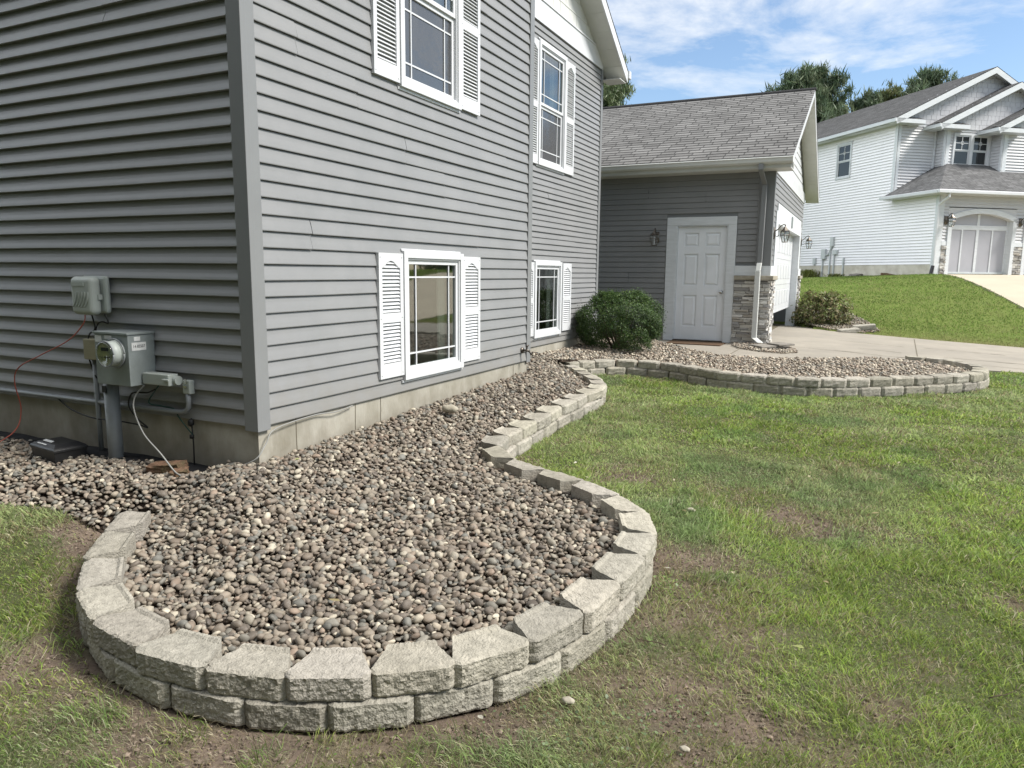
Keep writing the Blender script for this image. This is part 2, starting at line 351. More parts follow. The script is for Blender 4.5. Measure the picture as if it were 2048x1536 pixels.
nbDrive = [nbw(*p) for p in ((.22,-.02),(6.5,-.02),(4.4,-6),(1.0,-13),(-5.6,-13),(-2.6,-5.9),(-.3,-1.2),(.05,-.4))]
nbFoot = [nbw(*p) for p in ((0,0),(12,0),(12,12),(0,12))]

# ------------------------------------------------------------------ ground sheet
def bare(x, y):
    """0 lush .. 1 bare soil"""
    d = dpath(x, y, PA); n = fbm(x*2.3, y*2.3, 5, 4); n2 = fbm(x*7, y*7, 9, 3)
    b = sm(.32, .02, d)*(.15+1.0*n)*sm(3.2, .6, y)
    b = b+sm(.45, .05, d)*sm(-.6, -1.5, y)*(.05+.65*n2)*sm(-.1, .8, x)
    for (cx, cy, r, k) in ((3.2,1.25,.2,1.1),(3.05,1.4,.12,1),(2.68,.45,.16,1),(2.95,-1.05,.32,.9),(3.55,-.55,.2,.9),(3.7,-.2,.14,.8),(1.95,1.75,.28,.9),(1.5,-1.95,.4,.8),(.2,-1.75,.25,.6),(2.85,.0,.3,.8),(3.05,-.35,.22,.8),(2.75,-.75,.2,.6),(2.3,-1.65,.4,.6),(-.2,-1.15,.2,.6),(-.55,-.82,.22,1.1),(4.1,.6,.14,.9),(1.15,1.6,.2,.8),(1.1,2.4,.14,.8),(1.08,3.1,.12,.7),(4.2,3.2,.2,.5),(3.6,-1.1,.3,.7),(.6,-1.9,.3,.5)):
        b = b+k*np.exp(-((x-cx)**2+(y-cy)**2)/r**2)*(.55+.8*n2)
    b = b+sm(.52, .75, n)*.55*sm(6, 0, y)
    return np.clip((b*.98-.18)*(.5+1.1*n2), 0, 1)
def gridcoords(a, b, lo, hi, fine, grow=1.05):
    c = list(np.arange(lo, hi+1e-6, fine)); s = fine
    while c[-1] < b: s *= grow; c.append(min(b, c[-1]+s))
    s = fine
    while c[0] > a: s *= grow; c.insert(0, max(a, c[0]-s))
    return np.array(c)
gx = gridcoords(-160, 200, -3.2, 5.5, .045); gy = gridcoords(-60, 320, -3.4, 6.0, .045)
X, Y = np.meshgrid(gx, gy); Z = gz(X, Y); fineness = sm(7, 5, Y)*sm(6.5, 5, X)*sm(-4, -3, X)
Z = np.where(inpoly(X, Y, nbDrive), Z-.06, Z); Bm = bare(X, Y)
Z = Z-.012*Bm*fineness+.014*(fbm(X*11, Y*11, 21, 3)-.5)*fineness
Z = np.where(inpoly(X, Y, bedA) & (dpath(X, Y, PA) > .06), Z-.10, Z); Z = np.where(inpoly(X, Y, bedLeft) & (dpath(X, Y, bedLeft[2:]) > .06), Z-.04, Z)
Z = np.where(inpoly(X, Y, bedB), Z-.06, Z)
for P_ in (APRON, [(-5,9.9),(1.95,9.9),(1.95,16.2),(-5,16.2)]): Z = np.where(inpoly(X, Y, P_), np.minimum(Z, pave_z(X, Y)-.05), Z)
nx, ny = len(gx), len(gy); idx = np.arange(nx*ny).reshape(ny, nx)
F = np.stack([idx[:-1,:-1], idx[:-1,1:], idx[1:,1:], idx[1:,:-1]], -1).reshape(-1, 4)
soil = np.array([.135,.104,.082]); thatch = np.array([.075,.085,.038]); far = np.array([.12,.15,.04])
n_ = fbm(X*3, Y*3, 31, 4)[..., None]; n3_ = fbm(X*14, Y*14, 41, 3)[..., None]
cg = thatch*(.55+.7*n_); cs = soil*(.6+.8*n3_); cf = far*(.85+.3*n_)
fr = sm(11, 15, Y)[..., None]
c = cg*(1-Bm[..., None])+cs*Bm[..., None]; c = c*(1-fr)+cf*fr
M_ground = mat('lawn_soil', None, .95, attr='tint', bump=.7, bscale=55, spec=.08, c2=(.05, .04, .025), nscale=60, mixlo=.55, mixhi=.8, bdist=.012)
g = fast('lawn_ground', np.stack([X, Y, Z], -1).reshape(-1, 3), F, M_ground, c.reshape(-1, 3), True)
tag(g, kind='structure', label='lawn of thin green grass with bare brown soil patches')

# ------------------------------------------------------------------ paving
def sheet(name, poly, zf, m, thick=.10, step=None):
    bm = bmesh.new(); vs = [bm.verts.new((x, y, 0)) for x, y in poly]; fc = bm.faces.new(vs)
    if fc.normal.z < 0 or sum(poly[i][0]*poly[(i+1)%len(poly)][1]-poly[(i+1)%len(poly)][0]*poly[i][1] for i in range(len(poly))) < 0: fc.normal_flip()
    bmesh.ops.triangulate(bm, faces=[fc])
    if step:
        for ax in (0, 1):
            lo = min(p[ax] for p in poly); hi = max(p[ax] for p in poly); k = lo+step
            while k < hi:
                co = [0,0,0]; no = [0,0,0]; co[ax] = k; no[ax] = 1
                bmesh.ops.bisect_plane(bm, geom=bm.verts[:]+bm.edges[:]+bm.faces[:], plane_co=co, plane_no=no); k += step
    ext = bmesh.ops.extrude_face_region(bm, geom=bm.faces[:])
    top = [v for v in ext['geom'] if isinstance(v, bmesh.types.BMVert)]
    for v in top: v.co.z = float(zf(v.co.x, v.co.y))
    ts = set(top)
    for v in bm.verts:
        if v not in ts: v.co.z = float(zf(v.co.x, v.co.y))-thick
    bmesh.ops.recalc_face_normals(bm, faces=bm.faces[:])
    me = bpy.data.meshes.new(name); bm.to_mesh(me); bm.free(); me.materials.append(m)
    o = bpy.data.objects.new(name, me); COL.objects.link(o); return o
dv = sheet('driveway', APRON, pave_z, M_drive, .12, 2.0)
tag(dv, 'weathered tan concrete driveway and walk beside the garage', kind='structure')
def ribbon(mb, pts, w, zf, h=.003, wob=0):
    for k in range(len(pts)-1):
        (x0, y0), (x1, y1) = pts[k], pts[k+1]; L = math.hypot(x1-x0, y1-y0); n = max(1, int(L/.08)) if wob else max(1, int(L/1.0))
        px, py = -(y1-y0)/L, (x1-x0)/L; prev = None
        for i in range(n+1):
            t = i/n; o = random.uniform(-wob, wob) if wob else 0; ww = w*(random.uniform(.3, 1.2) if wob else 1)
            cx, cy = x0+(x1-x0)*t+px*o, y0+(y1-y0)*t+py*o
            cur = [(cx-px*ww/2, cy-py*ww/2), (cx+px*ww/2, cy+py*ww/2)]
            if prev: mb.quad(*[(a, b, float(zf(a, b))+h) for a, b in (prev[0], cur[0], cur[1], prev[1])])
            prev = cur
mb = MB()
for pts in ([(1.95,9.95),(2.45,9.93),(3.81,9.53),(6,9.1)], [(4.36,13.6),(4.22,10.04),(4.2,9.5)], [(1.60,7.4),(1.6,9.36)], [(.40,8.7),(.33,9.85)], [(9,9),(9,13.4)]):
    ribbon(mb, pts, .014, pave_z)
mb.build('expansion_joint', M_joint, dv)
mb = MB()
for pts in ([(3.0,11.9),(3.6,11.7),(4.1,11.5)], [(3.35,10.6),(4.0,10.3)], [(4.6,10.1),(5.4,9.95),(6.3,9.9)], [(3.9,9.52),(4.6,9.45)], [(3.0,9.85),(3.7,9.6)], [(4.4,11.6),(5.6,11.3)]):
    ribbon(mb, pts, .03, pave_z, .004, .02)
mb.build('crack', M_joint, dv)
nbz = lambda x, y: gz(x, y)+.02
nd = sheet('neighbour_driveway', nbDrive, nbz, M_drive2, .12, 1.0); tag(nd, 'pale concrete driveway sloping from the white house garage', kind='structure')

# ------------------------------------------------------------------ gravel
def ico(sub):
    bm = bmesh.new(); bmesh.ops.create_icosphere(bm, subdivisions=sub, radius=1)
    V = np.array([v.co[:] for v in bm.verts]); Fc = np.array([[v.index for v in f.verts] for f in bm.faces]); bm.free(); return V, Fc
def protos(sub, n, seed):
    r = np.random.default_rng(seed); V, Fc = ico(sub); out = []
    for i in range(n):
        d = np.ones(len(V))
        for k in range(7):
            p = r.normal(size=3); p /= np.linalg.norm(p); off = r.uniform(.5, .95)
            proj = V@p; cut = proj > off
            d = np.where(cut, np.minimum(d, off/np.maximum(proj, 1e-6)*.75+d*.25), d)
        q = V*d[:, None]*(1+.07*np.sin(V@r.normal(size=3)*2.2+r.uniform(0, 6)))[:, None]
        out.append(q*np.array([1, r.uniform(.62, .95), r.uniform(.42, .72)]))
    return out, Fc
_SP = np.array([[.20,.165,.14],[.155,.13,.115],[.27,.235,.20],[.125,.105,.095],[.33,.305,.265],[.18,.175,.165],[.23,.17,.14],[.14,.145,.145],[.24,.205,.175],[.41,.38,.33],[.19,.15,.125]])
STONE_PAL = (_SP*.7+_SP.mean(1, keepdims=True)*.3*np.array([1.10, 1.0, .90]))*np.array([.88,.85,.815])
def pebbles(name, P, sizes, sub, label, seed, bright=1.0, parent=None):
    r = np.random.default_rng(seed); pr, Fc = protos(sub, 10, seed); N = len(P); nv = len(pr[0])
    V = np.empty((N, nv, 3)); which = r.integers(0, 10, N); PR = np.stack(pr)
    V[:] = PR[which]*sizes[:, None, None]
    a = r.uniform(0, 2*np.pi, N); tx = r.normal(0, .38, N); ty = r.normal(0, .38, N)
    cx, sx = np.cos(tx), np.sin(tx); x, y, z = V[..., 0].copy(), V[..., 1].copy(), V[..., 2].copy()
    y, z = y*cx[:, None]-z*sx[:, None], y*sx[:, None]+z*cx[:, None]
    cy, sy = np.cos(ty), np.sin(ty); x, z = x*cy[:, None]+z*sy[:, None], -x*sy[:, None]+z*cy[:, None]
    ca, sa = np.cos(a), np.sin(a); x, y = x*ca[:, None]-y*sa[:, None], x*sa[:, None]+y*ca[:, None]
    V = np.stack([x, y, z], -1)+P[:, None, :]
    Fa = (Fc[None]+(np.arange(N)*nv)[:, None, None]).reshape(-1, 3)
    w = np.array([3,3.2,2.6,2.6,1.5,2.4,1.0,1.4,2.4,.8,2.0]); w = w/w.sum()
    c = STONE_PAL[r.choice(len(STONE_PAL), N, p=w)]*r.uniform(.68, 1.28, (N, 1))*bright*1.12*np.array([.99, .995, .93])
    c = np.repeat(c[:, None, :], nv, 1).reshape(-1, 3)
    o = fast(name, V.reshape(-1, 3), Fa, M_gravel, c, True, parent)
    if parent is None: tag(o, label, kind='stuff')
    return o
def surfA(x, y):
    d = dpath(x, y, PA)
    base = wtop(y)-.066-.03*sm(1.0, -.1, x)*sm(-.3, -.9, y)
    wall = .33+.027*np.clip(y, 0, 8)
    k = sm(1.15, .05, np.maximum(x, np.where(y < 0, -y*.9, 0)))*sm(0.05, .7, d)
    s = base+(wall-base)*k+.018*(fbm(x*3, y*3, 77, 3)-.5)
    k2 = sm(.1, -.7, x)*sm(.3, -.1, y); return s*(1-k2)+(.235-.05*sm(-.2, -.9, y))*k2
def surfL(x, y): 
    s = .245-.075*sm(-.25, -.95, y)+.015*(fbm(x*3, y*3, 78, 3)-.5); s = s+(.33-.245)*sm(-.55, 0, x)*sm(-.5,-.1,y)
    e = dpath(x, y, bedLeft[2:]); return s+(gz(x, y)+.012-s)*sm(.32, .0, e)
def surfB(x, y):
    d = dpath(x, y, PB)
    s = wtop(y)-.05+.03*sm(.1, .9, d)+.02*(fbm(x*3, y*3, 79, 3)-.5)
    s = s-.03*np.maximum(0, x-3)*sm(6,8,y)*.6
    return s+(.425-s)*sm(.5, -.4, x)
def scatter(poly, step, surf, jit=.5, zj=.006, seed=1, excl=None, keep=1):
    r = np.random.default_rng(seed); xs = [p[0] for p in poly]; ys = [p[1] for p in poly]
    gx_, gy_ = np.meshgrid(np.arange(min(xs), max(xs), step), np.arange(min(ys), max(ys), step))
    x = (gx_+r.uniform(-jit, jit, gx_.shape)*step).ravel(); y = (gy_+r.uniform(-jit, jit, gx_.shape)*step).ravel()
    m = inpoly(x, y, poly)
    if keep < 1: m &= r.random(len(x)) < keep
    if excl is not None: m &= ~excl(x, y)
    x, y = x[m], y[m]; return np.stack([x, y, surf(x, y)+r.normal(0, zj, len(x))], -1)
nearWallA = lambda x, y: (dpath(x, y, PA) < .165) | (x < .02) & (y > .0) & (y < 4.1)
def gapfill(path, i0, i1): pass
S1 = scatter(bedA, .025, surfA, .6, .004, 1, nearWallA); S2 = scatter(bedA, .036, lambda x, y: surfA(x, y)+.012, .6, .006, 2, nearWallA, .8)
P_ = np.vstack([S1, S2]); sz = np.r_[rng.uniform(.012, .023, len(S1)), rng.gamma(10, .0022, len(S2)).clip(.012, .034)]
pebbles('river_gravel', P_, sz, 2, 'loose brown and grey river pebbles filling the rounded front bed', 3)
hid = lambda x, y: (dpath(x, y, PA) < .19) | inpoly(x, y, bedA) | (y > -.14+.05*np.sin(x*5)) & (x < -.28)
S1 = scatter(bedLeft, .030, surfL, .6, .004, 4, hid); S2 = scatter(bedLeft, .046, lambda x, y: surfL(x, y)+.012, .6, .006, 5, hid, .8)
P_ = np.vstack([S1, S2]); m_ = P_[:, 0] > -3.6; P_ = P_[m_]; sz = rng.uniform(.012, .027, len(P_))
pebbles('river_gravel', P_, sz, 2, 'tan and grey pebble strip under the meter wall beside the lawn', 6, 1.1)
nearWallB = lambda x, y: (dpath(x, y, PB) < .16) | (dpath(x, y, PA[-3:]) < .15)
S1 = scatter(bedB, .034, surfB, .6, .005, 7, nearWallB); S2 = scatter(bedB, .05, lambda x, y: surfB(x, y)+.014, .6, .007, 8, nearWallB, .9)
P_ = np.vstack([S1, S2]); sz = rng.uniform(.017, .031, len(P_))
pebbles('river_gravel', P_, sz, 1, 'pale river pebbles filling the far bed in front of the garage door', 9, 1.45)
patch = [(1.36,9.86),(1.42,9.3),(1.62,8.9),(1.98,8.62),(2.32,8.6),(2.5,8.9),(2.42,9.4),(2.2,9.9),(1.9,10.1),(1.9,9.82)]
S1 = scatter(patch, .032, lambda x, y: pave_z(x, y)+.02+.02*sm(.5, 0, np.hypot(x-1.9, y-9.2)), .6, .005, 10)
pebbles('river_gravel', S1, rng.uniform(.016, .028, len(S1)), 1, 'small patch of pebbles under the downspout at the garage corner', 11, 1.35)
S1 = scatter(bush2, .036, lambda x, y: gz(x, y)+.03+0*x, .6, .008, 12)
pebbles('river_gravel', S1, rng.uniform(.018, .03, len(S1)), 1, 'pebbles around the yellowing shrub past the garage', 13, 1.25)
def sheetgrid(name, poly, surf, step, m, off):
    xs = [p[0] for p in poly]; ys = [p[1] for p in poly]
    ax = np.arange(min(xs)-.05, max(xs)+.1, step); ay = np.arange(min(ys)-.05, max(ys)+.1, step); A, B = np.meshgrid(ax, ay)
    Zs = surf(A, B)-off; i = np.arange(A.size).reshape(A.shape)
    Fq = np.stack([i[:-1,:-1], i[:-1,1:], i[1:,1:], i[1:,:-1]], -1).reshape(-1, 4)
    ca, cb = (A[:-1,:-1]+A[1:,1:])/2, (B[:-1,:-1]+B[1:,1:])/2; k = (inpoly(ca, cb, poly) & (dpath(ca, cb, PA) > .08) & (dpath(ca, cb, PB) > .08)).ravel()
    o = fast(name, np.stack([A, B, Zs], -1).reshape(-1, 3), Fq[k], m, None, True); tag(o, kind='structure'); return o
sheetgrid('bed_soil', bedA, surfA, .06, M_soil, .012)
sheetgrid('bed_soil', bedLeft, surfL, .06, M_soil, .02)
sheetgrid('bed_soil', bedB, surfB, .08, M_soil, .012)

# ------------------------------------------------------------------ retaining walls
def block_mesh(w, h, D, seed, nx, ny, nz, lip=True, dark=1.0):
    r = np.random.default_rng(seed); V = []; Fq = []
    us = np.linspace(0, 1, nx+1); vs = np.linspace(0, 1, ny+1)**.9; ws = np.linspace(0, 1, nz+1)
    idm = {}
    def vid(i, j, k):
        key = (i, j, k)
        if key not in idm: idm[key] = len(V); V.append((us[i], vs[j], ws[k]))
        return idm[key]
    for i in range(nx):
        for j in range(ny):
            Fq.append([vid(i,j,nz), vid(i+1,j,nz), vid(i+1,j+1,nz), vid(i,j+1,nz)]); Fq.append([vid(i,j,0), vid(i,j+1,0), vid(i+1,j+1,0), vid(i+1,j,0)])
    for i in range(nx):
        for k in range(nz):
            Fq.append([vid(i,0,k), vid(i+1,0,k), vid(i+1,0,k+1), vid(i,0,k+1)]); Fq.append([vid(i,ny,k), vid(i,ny,k+1), vid(i+1,ny,k+1), vid(i+1,ny,k)])
    for j in range(ny):
        for k in range(nz):
            Fq.append([vid(0,j,k), vid(0,j,k+1), vid(0,j+1,k+1), vid(0,j+1,k)]); Fq.append([vid(nx,j,k), vid(nx,j+1,k), vid(nx,j+1,k+1), vid(nx,j,k+1)])
    V = np.array(V); u, v, q = V[:, 0], V[:, 1], V[:, 2]
    taper = 1-(.42*np.clip((v-.16)/.84, 0, 1))
    x = (u-.5)*w*taper; y = v*D; z = q*h
    # front split face: bevelled corners, chamfered arris, rough
    s = r.uniform(0, 99)
    rough = (fbm(u*9*w/.3+s, q*4+s, int(seed)%50, 3)-.5)
    fr = np.clip(1-v*5, 0, 1)
    cor = np.clip(np.abs(u-.5)*2-.82, 0, 1)/.18
    y = y+fr*(cor**1.5*.024+rough*.007+(fbm(u*34*w/.3+s, q*12+s, int(seed)%50+3, 3)-.5)*.011+np.where(q > .99, .014*fbm(u*7+s, u*0+3, 5, 3)+.004, 0)+np.where(q < .01, .004, 0))
    z = z-fr*np.where(q > .99, .010*fbm(u*13+s, u*0, 8, 3), 0)
    z = z+np.where(q > .99, .0025*(fbm(u*10+s, v*8, 13, 3)-.5), 0)
    if lip: z = z+np.where((q > .99) & (v > .88), .009*(.7+.6*fbm(u*20+s, v, 3, 2)), 0)
    x = x+r.normal(0, .0008, len(x)); z = z+r.normal(0, .0007, len(z))*(q > .5)
    c = np.array([1.0, r.uniform(.98, 1.0), r.uniform(.93, .99)])*r.uniform(.80, 1.12)*dark; C = np.ones((len(V), 3))*c
    return np.stack([x, y, z], -1), np.array(Fq), C
def add_block(parent, p0, p1, ztop, h, D, seed, detail, lip, dark=1.0, out=0.0, gap=.004):
    (x0, y0), (x1, y1) = p0, p1; L = math.hypot(x1-x0, y1-y0); tx, ty = (x1-x0)/L, (y1-y0)/L; nx_, ny_ = -ty, tx
    r = random.Random(seed); w = L-gap+.002
    V, Fq, C = block_mesh(w, h, D, seed, *detail, lip, dark)
    a = r.uniform(-.045, .045); ca, sa = math.cos(a), math.sin(a)
    cx, cy = (x0+x1)/2, (y0+y1)/2; d0 = -out+r.uniform(-.008, .008)
    lx, ly = V[:, 0]*ca-(V[:, 1])*sa, V[:, 0]*sa+V[:, 1]*ca+d0
    o = ORG[parent.name]
    W = np.stack([cx+tx*lx+nx_*ly-o[0], cy+ty*lx+ny_*ly-o[1], V[:, 2]+ztop-h+r.uniform(-.003, .003)+lx*((wtop(y1)-wtop(y0))/max(L,.01))-o[2]], -1)
    ob = fast('block', W, Fq, M_block, C, False, parent); return ob
def wall_course(parent, path, zt, h, D, seed0, lip, dark, out, near):
    for i in range(len(path)-1):
        p0, p1 = path[i], path[i+1]; cy_ = (p0[1]+p1[1])/2; cx_ = (p0[0]+p1[0])/2
        dist = math.hypot(cx_-CAM.x, cy_-CAM.y)
        det = (26, 12, 10) if dist < 4.6 else (14, 7, 6) if dist < 7.5 else (9, 5, 5)
        add_block(parent, p0, p1, float(wtop(cy_))+zt, h, D, seed0+i, det, lip, dark, out)
rA = root('retaining_wall', (1.2, -1.7, 0), 'low curving wall of concrete blocks around the near pebble bed by the house corner', 'retaining wall')
rB = root('retaining_wall', (2.4, 5.5, .17), 'low curved wall of concrete blocks around the far pebble bed before the garage', 'retaining wall')
wall_course(rA, PA, 0, .096, .175, 100, True, 1.0, 0, True)
def midpath(P):
    Q = [P[0]]+[((a[0]+b[0])/2, (a[1]+b[1])/2) for a, b in zip(P[:-1], P[1:])]+[P[-1]]; return Q
wall_course(rA, midpath(PA)[1:], -.098, .105, .165, 300, False, .93, .012, True)
wall_course(rB, PB, 0, .098, .175, 500, False, 1.0, 0, False)
wall_course(rB, midpath(PB), -.100, .11, .165, 700, False, .95, .012, False)
# ------------------------------------------------------------------ siding and windows
def siding(mb, F, a0, a1, z0, z1, pitch, holes=(), seams=(), lim=None, out=.0165):
    (o, u, n) = F
    def pt(a, d, z): return (o[0]+u[0]*a+n[0]*d, o[1]+u[1]*a+n[1]*d, z)
    k = 0; z = z0; deep = out > .02
    while z < z1-.004:
        zt = min(z+pitch, z1); s0, s1 = a0, a1
        if lim:
            s0, s1 = lim((z+zt)/2); s0 = max(s0, a0); s1 = min(s1, a1)
            if s1-s0 < .02: break
        segs = [(s0, s1, 0.0)]
        for (h0, h1, ha, hb) in holes:
            if zt > ha+.01 and z < hb-.01:
                nn = []
                for (p, q, e) in segs:
                    if h1 <= p or h0 >= q: nn.append((p, q, e)); continue
                    if h0 > p: nn.append((p, h0, e))
                    if h1 < q: nn.append((h1, q, e))
                segs = nn
        for (sa, sz_, rows) in seams:
            if abs((z+zt)/2-sz_) < pitch*rows/2:
                nn = []
                for (p, q, e) in segs:
                    if p < sa < q: nn += [(p, sa, e+.0035), (sa+.006, q, e)]
                    else: nn.append((p, q, e))
                segs = nn
        prof = ((0, -.003), (.10, .0005), (.38, out*.12), (.58, out*.40), (.80, out*.80), (.95, out), (1, out-.0015), (1.0, -.006)) if deep else ((0, -.003), (.05, .0012), (.35, out*.36), (.65, out*.72), (.93, out), (1, out-.0012), (1.0, -.006))
        for (p, q, e) in segs:
            base = len(mb.v); rowp = []
            for (t, d) in prof:
                zz_ = zt+(z-zt)*t+(0.0015 if t == 1 else 0); wob = .010*(1-t)**2 if e > 0 else 0
                wob2 = .010*(1-t)**2 if any(abs(p-sa-.006) < 1e-6 for sa, _, _ in seams) else 0
                rowp.append((p-wob2, q-wob, d+e, zz_))
            ns = max(1, int((q-p)/.45)); jit = [random.gauss(0, .0006) for _ in range(ns+1)]; zj = [random.gauss(0, .0007) for _ in range(ns+1)]; nP = len(prof)
            for i2 in range(ns+1):
                for jj, (pp, qq, dd_, zq) in enumerate(rowp):
                    mid = 1.0 if 1 < jj < nP-1 else 0; mb.v.append(pt(pp+(qq-pp)*i2/ns, dd_+jit[i2]*mid, zq+zj[i2]*(jj > 2)))
            for i2 in range(ns):
                for j in range(nP-1): a_ = base+i2*nP+j; mb.f.append((a_, a_+1, a_+nP+1, a_+nP))
            mb.f.append(tuple(base+j for j in range(nP))); mb.f.append(tuple(base+ns*nP+j for j in range(nP))[::-1])
        z += pitch; k += 1
def window(parent, F, a0, a1, z0, z1, double=False, inset=.15, glassmat=None, simple=False):
    fw, d = .055, .045
    m = MB()
    m.fbox(F, a0, a0+fw, -.03, d, z0, z1); m.fbox(F, a1-fw, a1, -.03, d, z0, z1)
    m.fbox(F, a0+fw, a1-fw, -.03, d-.001, z0, z0+fw); m.fbox(F, a0+fw, a1-fw, -.03, d-.001, z1-fw, z1)
    # brick mould step and head / sill flashing
    m.fbox(F, a0-.012, a1+.012, -.02, .022, z0-.022, z0-.001); m.fbox(F, a0-.012, a1-.03, -.02, .026, z1+.001, z1+.018)
    m.fbox(F, a0+fw, a0+fw+.014, -.02, d-.013, z0+fw, z1-fw); m.fbox(F, a1-fw-.014, a1-fw, -.02, d-.013, z0+fw, z1-fw)
    m.fbox(F, a0+fw+.014, a1-fw-.014, -.02, d-.013, z0+fw, z0+fw+.014); m.fbox(F, a0+fw+.014, a1-fw-.014, -.02, d-.013, z1-fw-.014, z1-fw)
    w = m.build('window', M_white, parent, bev=.003 if not simple else 0)
    fw += .014
    sashes = [(z0+fw, z1-fw, .018)] if not double else [(z0+fw, (z0+z1)/2-.01, .004), ((z0+z1)/2-.01, z1-fw, .022)]
    sw = .035
    for n_s, (b, t, dd) in enumerate(sashes):
        s = MB(); x0, x1 = a0+fw, a1-fw
        s.fbox(F, x0, x0+sw, -.03, dd, b, t); s.fbox(F, x1-sw, x1, -.03, dd, b, t)
        s.fbox(F, x0+sw, x1-sw, -.03, dd-.001, b, b+sw); s.fbox(F, x0+sw, x1-sw, -.03, dd-.001, t-sw, t)
        s.build('sash', M_white, w, bev=.002 if not simple else 0)
        gm = glassmat[n_s] if glassmat else M_pane
        p = MB(); p.fbox(F, x0+sw, x1-sw, dd-.019, dd-.016, b+sw, t-sw); p.build('pane', gm, w)
        gr = MB(); gw = .013; gd0, gd1 = dd-.0155, dd-.008
        ia, iz = inset*(x1-x0)*.9, .105
        if simple:
            cx, cz = (x0+x1)/2, (b+t)/2
            if n_s == len(sashes)-1:
                gr.fbox(F, cx-.01, cx+.01, gd0, gd1, b+sw, t-sw); gr.fbox(F, x0+sw, x1-sw, gd0, gd1-.001, cz-.01, cz+.01)
                gr.tube([(F[0][0]+F[1][0]*(cx+.06*math.cos(q))+F[2][0]*(gd1+.003), F[0][1]+F[1][1]*(cx+.06*math.cos(q))+F[2][1]*(gd1+.003), cz+.06*math.sin(q)) for q in [i*math.pi/4 for i in range(9)]], .01, 5)
                gr.build('grille', M_white, w)
        else:
            if not (double and n_s == 1): pass
            xa, xb = x0+sw+ia, x1-sw-ia; za, zb = b+sw+iz, t-sw-iz
            for x in (xa, xb): gr.fbox(F, x-gw/2, x+gw/2, gd0, gd1, b+sw, t-sw)
            for z in (za, zb): gr.fbox(F, x0+sw, x1-sw, gd0, gd1-.0012, z-gw/2, z+gw/2)
            gr.build('grille', M_white, w)
    return w
def shutter(parent, F, a0, a1, z0, z1):
    m = MB(); st, d0, d1 = .042, .006, .034; W = a1-a0; zm = z0+(z1-z0)*.485; rail = .075
    m.fbox(F, a0, a1, d0, .0085, z0, z1)
    m.fbox(F, a0, a0+st, .0088, d1, z0, z1); m.fbox(F, a1-st, a1, .0088, d1, z0, z1)
    m.fbox(F, a0+st, a1-st, .0088, d1-.001, z0, z0+.115); m.fbox(F, a0+st, a1-st, .0088, d1-.001, zm-rail/2, zm+rail/2)
    # arched head: columns under a curve
    n = 14; ax0, ax1 = a0+st, a1-st
    for i in range(n):
        t0, t1 = i/n, (i+1)/n; t = (t0+t1)/2; c = max(0, math.sin(math.pi*t))**1.6
        m.fbox(F, ax0+(ax1-ax0)*t0, ax0+(ax1-ax0)*t1, .0088, d1-.001-.0002*(i % 2), z1-.115+.055*c, z1)
    for (b, t) in ((z0+.115, zm-rail/2), (zm+rail/2, z1-.062)):
        ns = int((t-b)/.0285); p = (t-b)/ns
        for i in range(ns):
            zb = b+i*p
            (o, u, nrm) = F; k = len(m.v)
            for (d, z) in ((.031, zb+p*.27), (.0115, zb+p*1.02), (.0095, zb+p*.93), (.029, zb+p*.17)):
                m.v += [(o[0]+u[0]*ax0+nrm[0]*d, o[1]+u[1]*ax0+nrm[1]*d, z), (o[0]+u[0]*ax1+nrm[0]*d, o[1]+u[1]*ax1+nrm[1]*d, z)]
            for j in range(4): q = (j+1) % 4; m.f.append((k+2*j, k+2*q, k+2*q+1, k+2*j+1))
    for (a, z) in ((a0+.02, z0+.03), (a1-.02, z0+.03), (a0+.02, z1-.03), (a1-.02, z1-.03), (a0+.02, zm), (a1-.02, zm)):
        (o, u, nn) = F; c0 = (o[0]+u[0]*a, o[1]+u[1]*a); m.cyl((c0[0]+nn[0]*d1, c0[1]+nn[1]*d1, z), (c0[0]+nn[0]*(d1+.004), c0[1]+nn[1]*(d1+.004), z), .006, 8)
    return m.build('shutter', M_white, parent)
def roof_slope(mb_uv, p0, p1, up, L, course=.135, th=.007):
    """stepped shingle courses from eave edge p0-p1, rising along unit vector up for length L"""
    p0, p1, up = Vector(p0), Vector(p1), Vector(up).normalized(); al = (p1-p0).normalized(); nrm = al.cross(up)
    if nrm.z < 0: nrm = -nrm
    n = int(math.ceil(L/course)); W = (p1-p0).length
    for i in range(n):
        s0, s1 = i*course, min(L, (i+1)*course); k = len(mb_uv.v)
        for (s, h) in ((s0, -.0), (s0, th), (s1, .001)):
            for q, a in ((p0, 0), (p1, W)):
                mb_uv.v.append(tuple(q+up*s+nrm*h)); mb_uv.uv.append((a+ (i*.117) % .31, s+.0675*0+.001 if s == s0 else s-.001))
        mb_uv.f += [(k, k+1, k+3, k+2), (k+2, k+3, k+5, k+4)]

# ---- main house
H = root('house', (0, 0, .2), 'tall grey vinyl sided house with white shutters at left, its corner nearest the camera', 'house')
FL = ((0, 0), (-1, 0), (0, -1))       # left wall, a runs to -x, outward -y
FR = ((0, 0), (0, 1), (1, 0))         # near right wall
FF = ((-.6, 4.1), (0, 1), (1, 0))     # recessed far wall, a = y-4.1
slope = .6
m = MB()
sl_seams = [(.457+.61*i, 2.99-.222*i, 2) for i in range(5)]+[(.54, 1.74, 2), (1.15, 3.75, 2), (3.39, .77, 2), (3.5, 2.6, 2), (2.9, 2.42-.5, 2), (3.05, 4.0, 2), (.35, 3.6, 2)]
gl = lambda z: (0 if z < 4.7 else (z-4.7)/slope, 4.1)
siding(m, FR, .085, 4.02, .57, 6.9, .1016, holes=[(1.62,2.52,.70,1.68),(1.62,2.49,3.0,4.44)], seams=sl_seams, lim=lambda z: (max(.085, (z-4.72)/slope), 4.02))
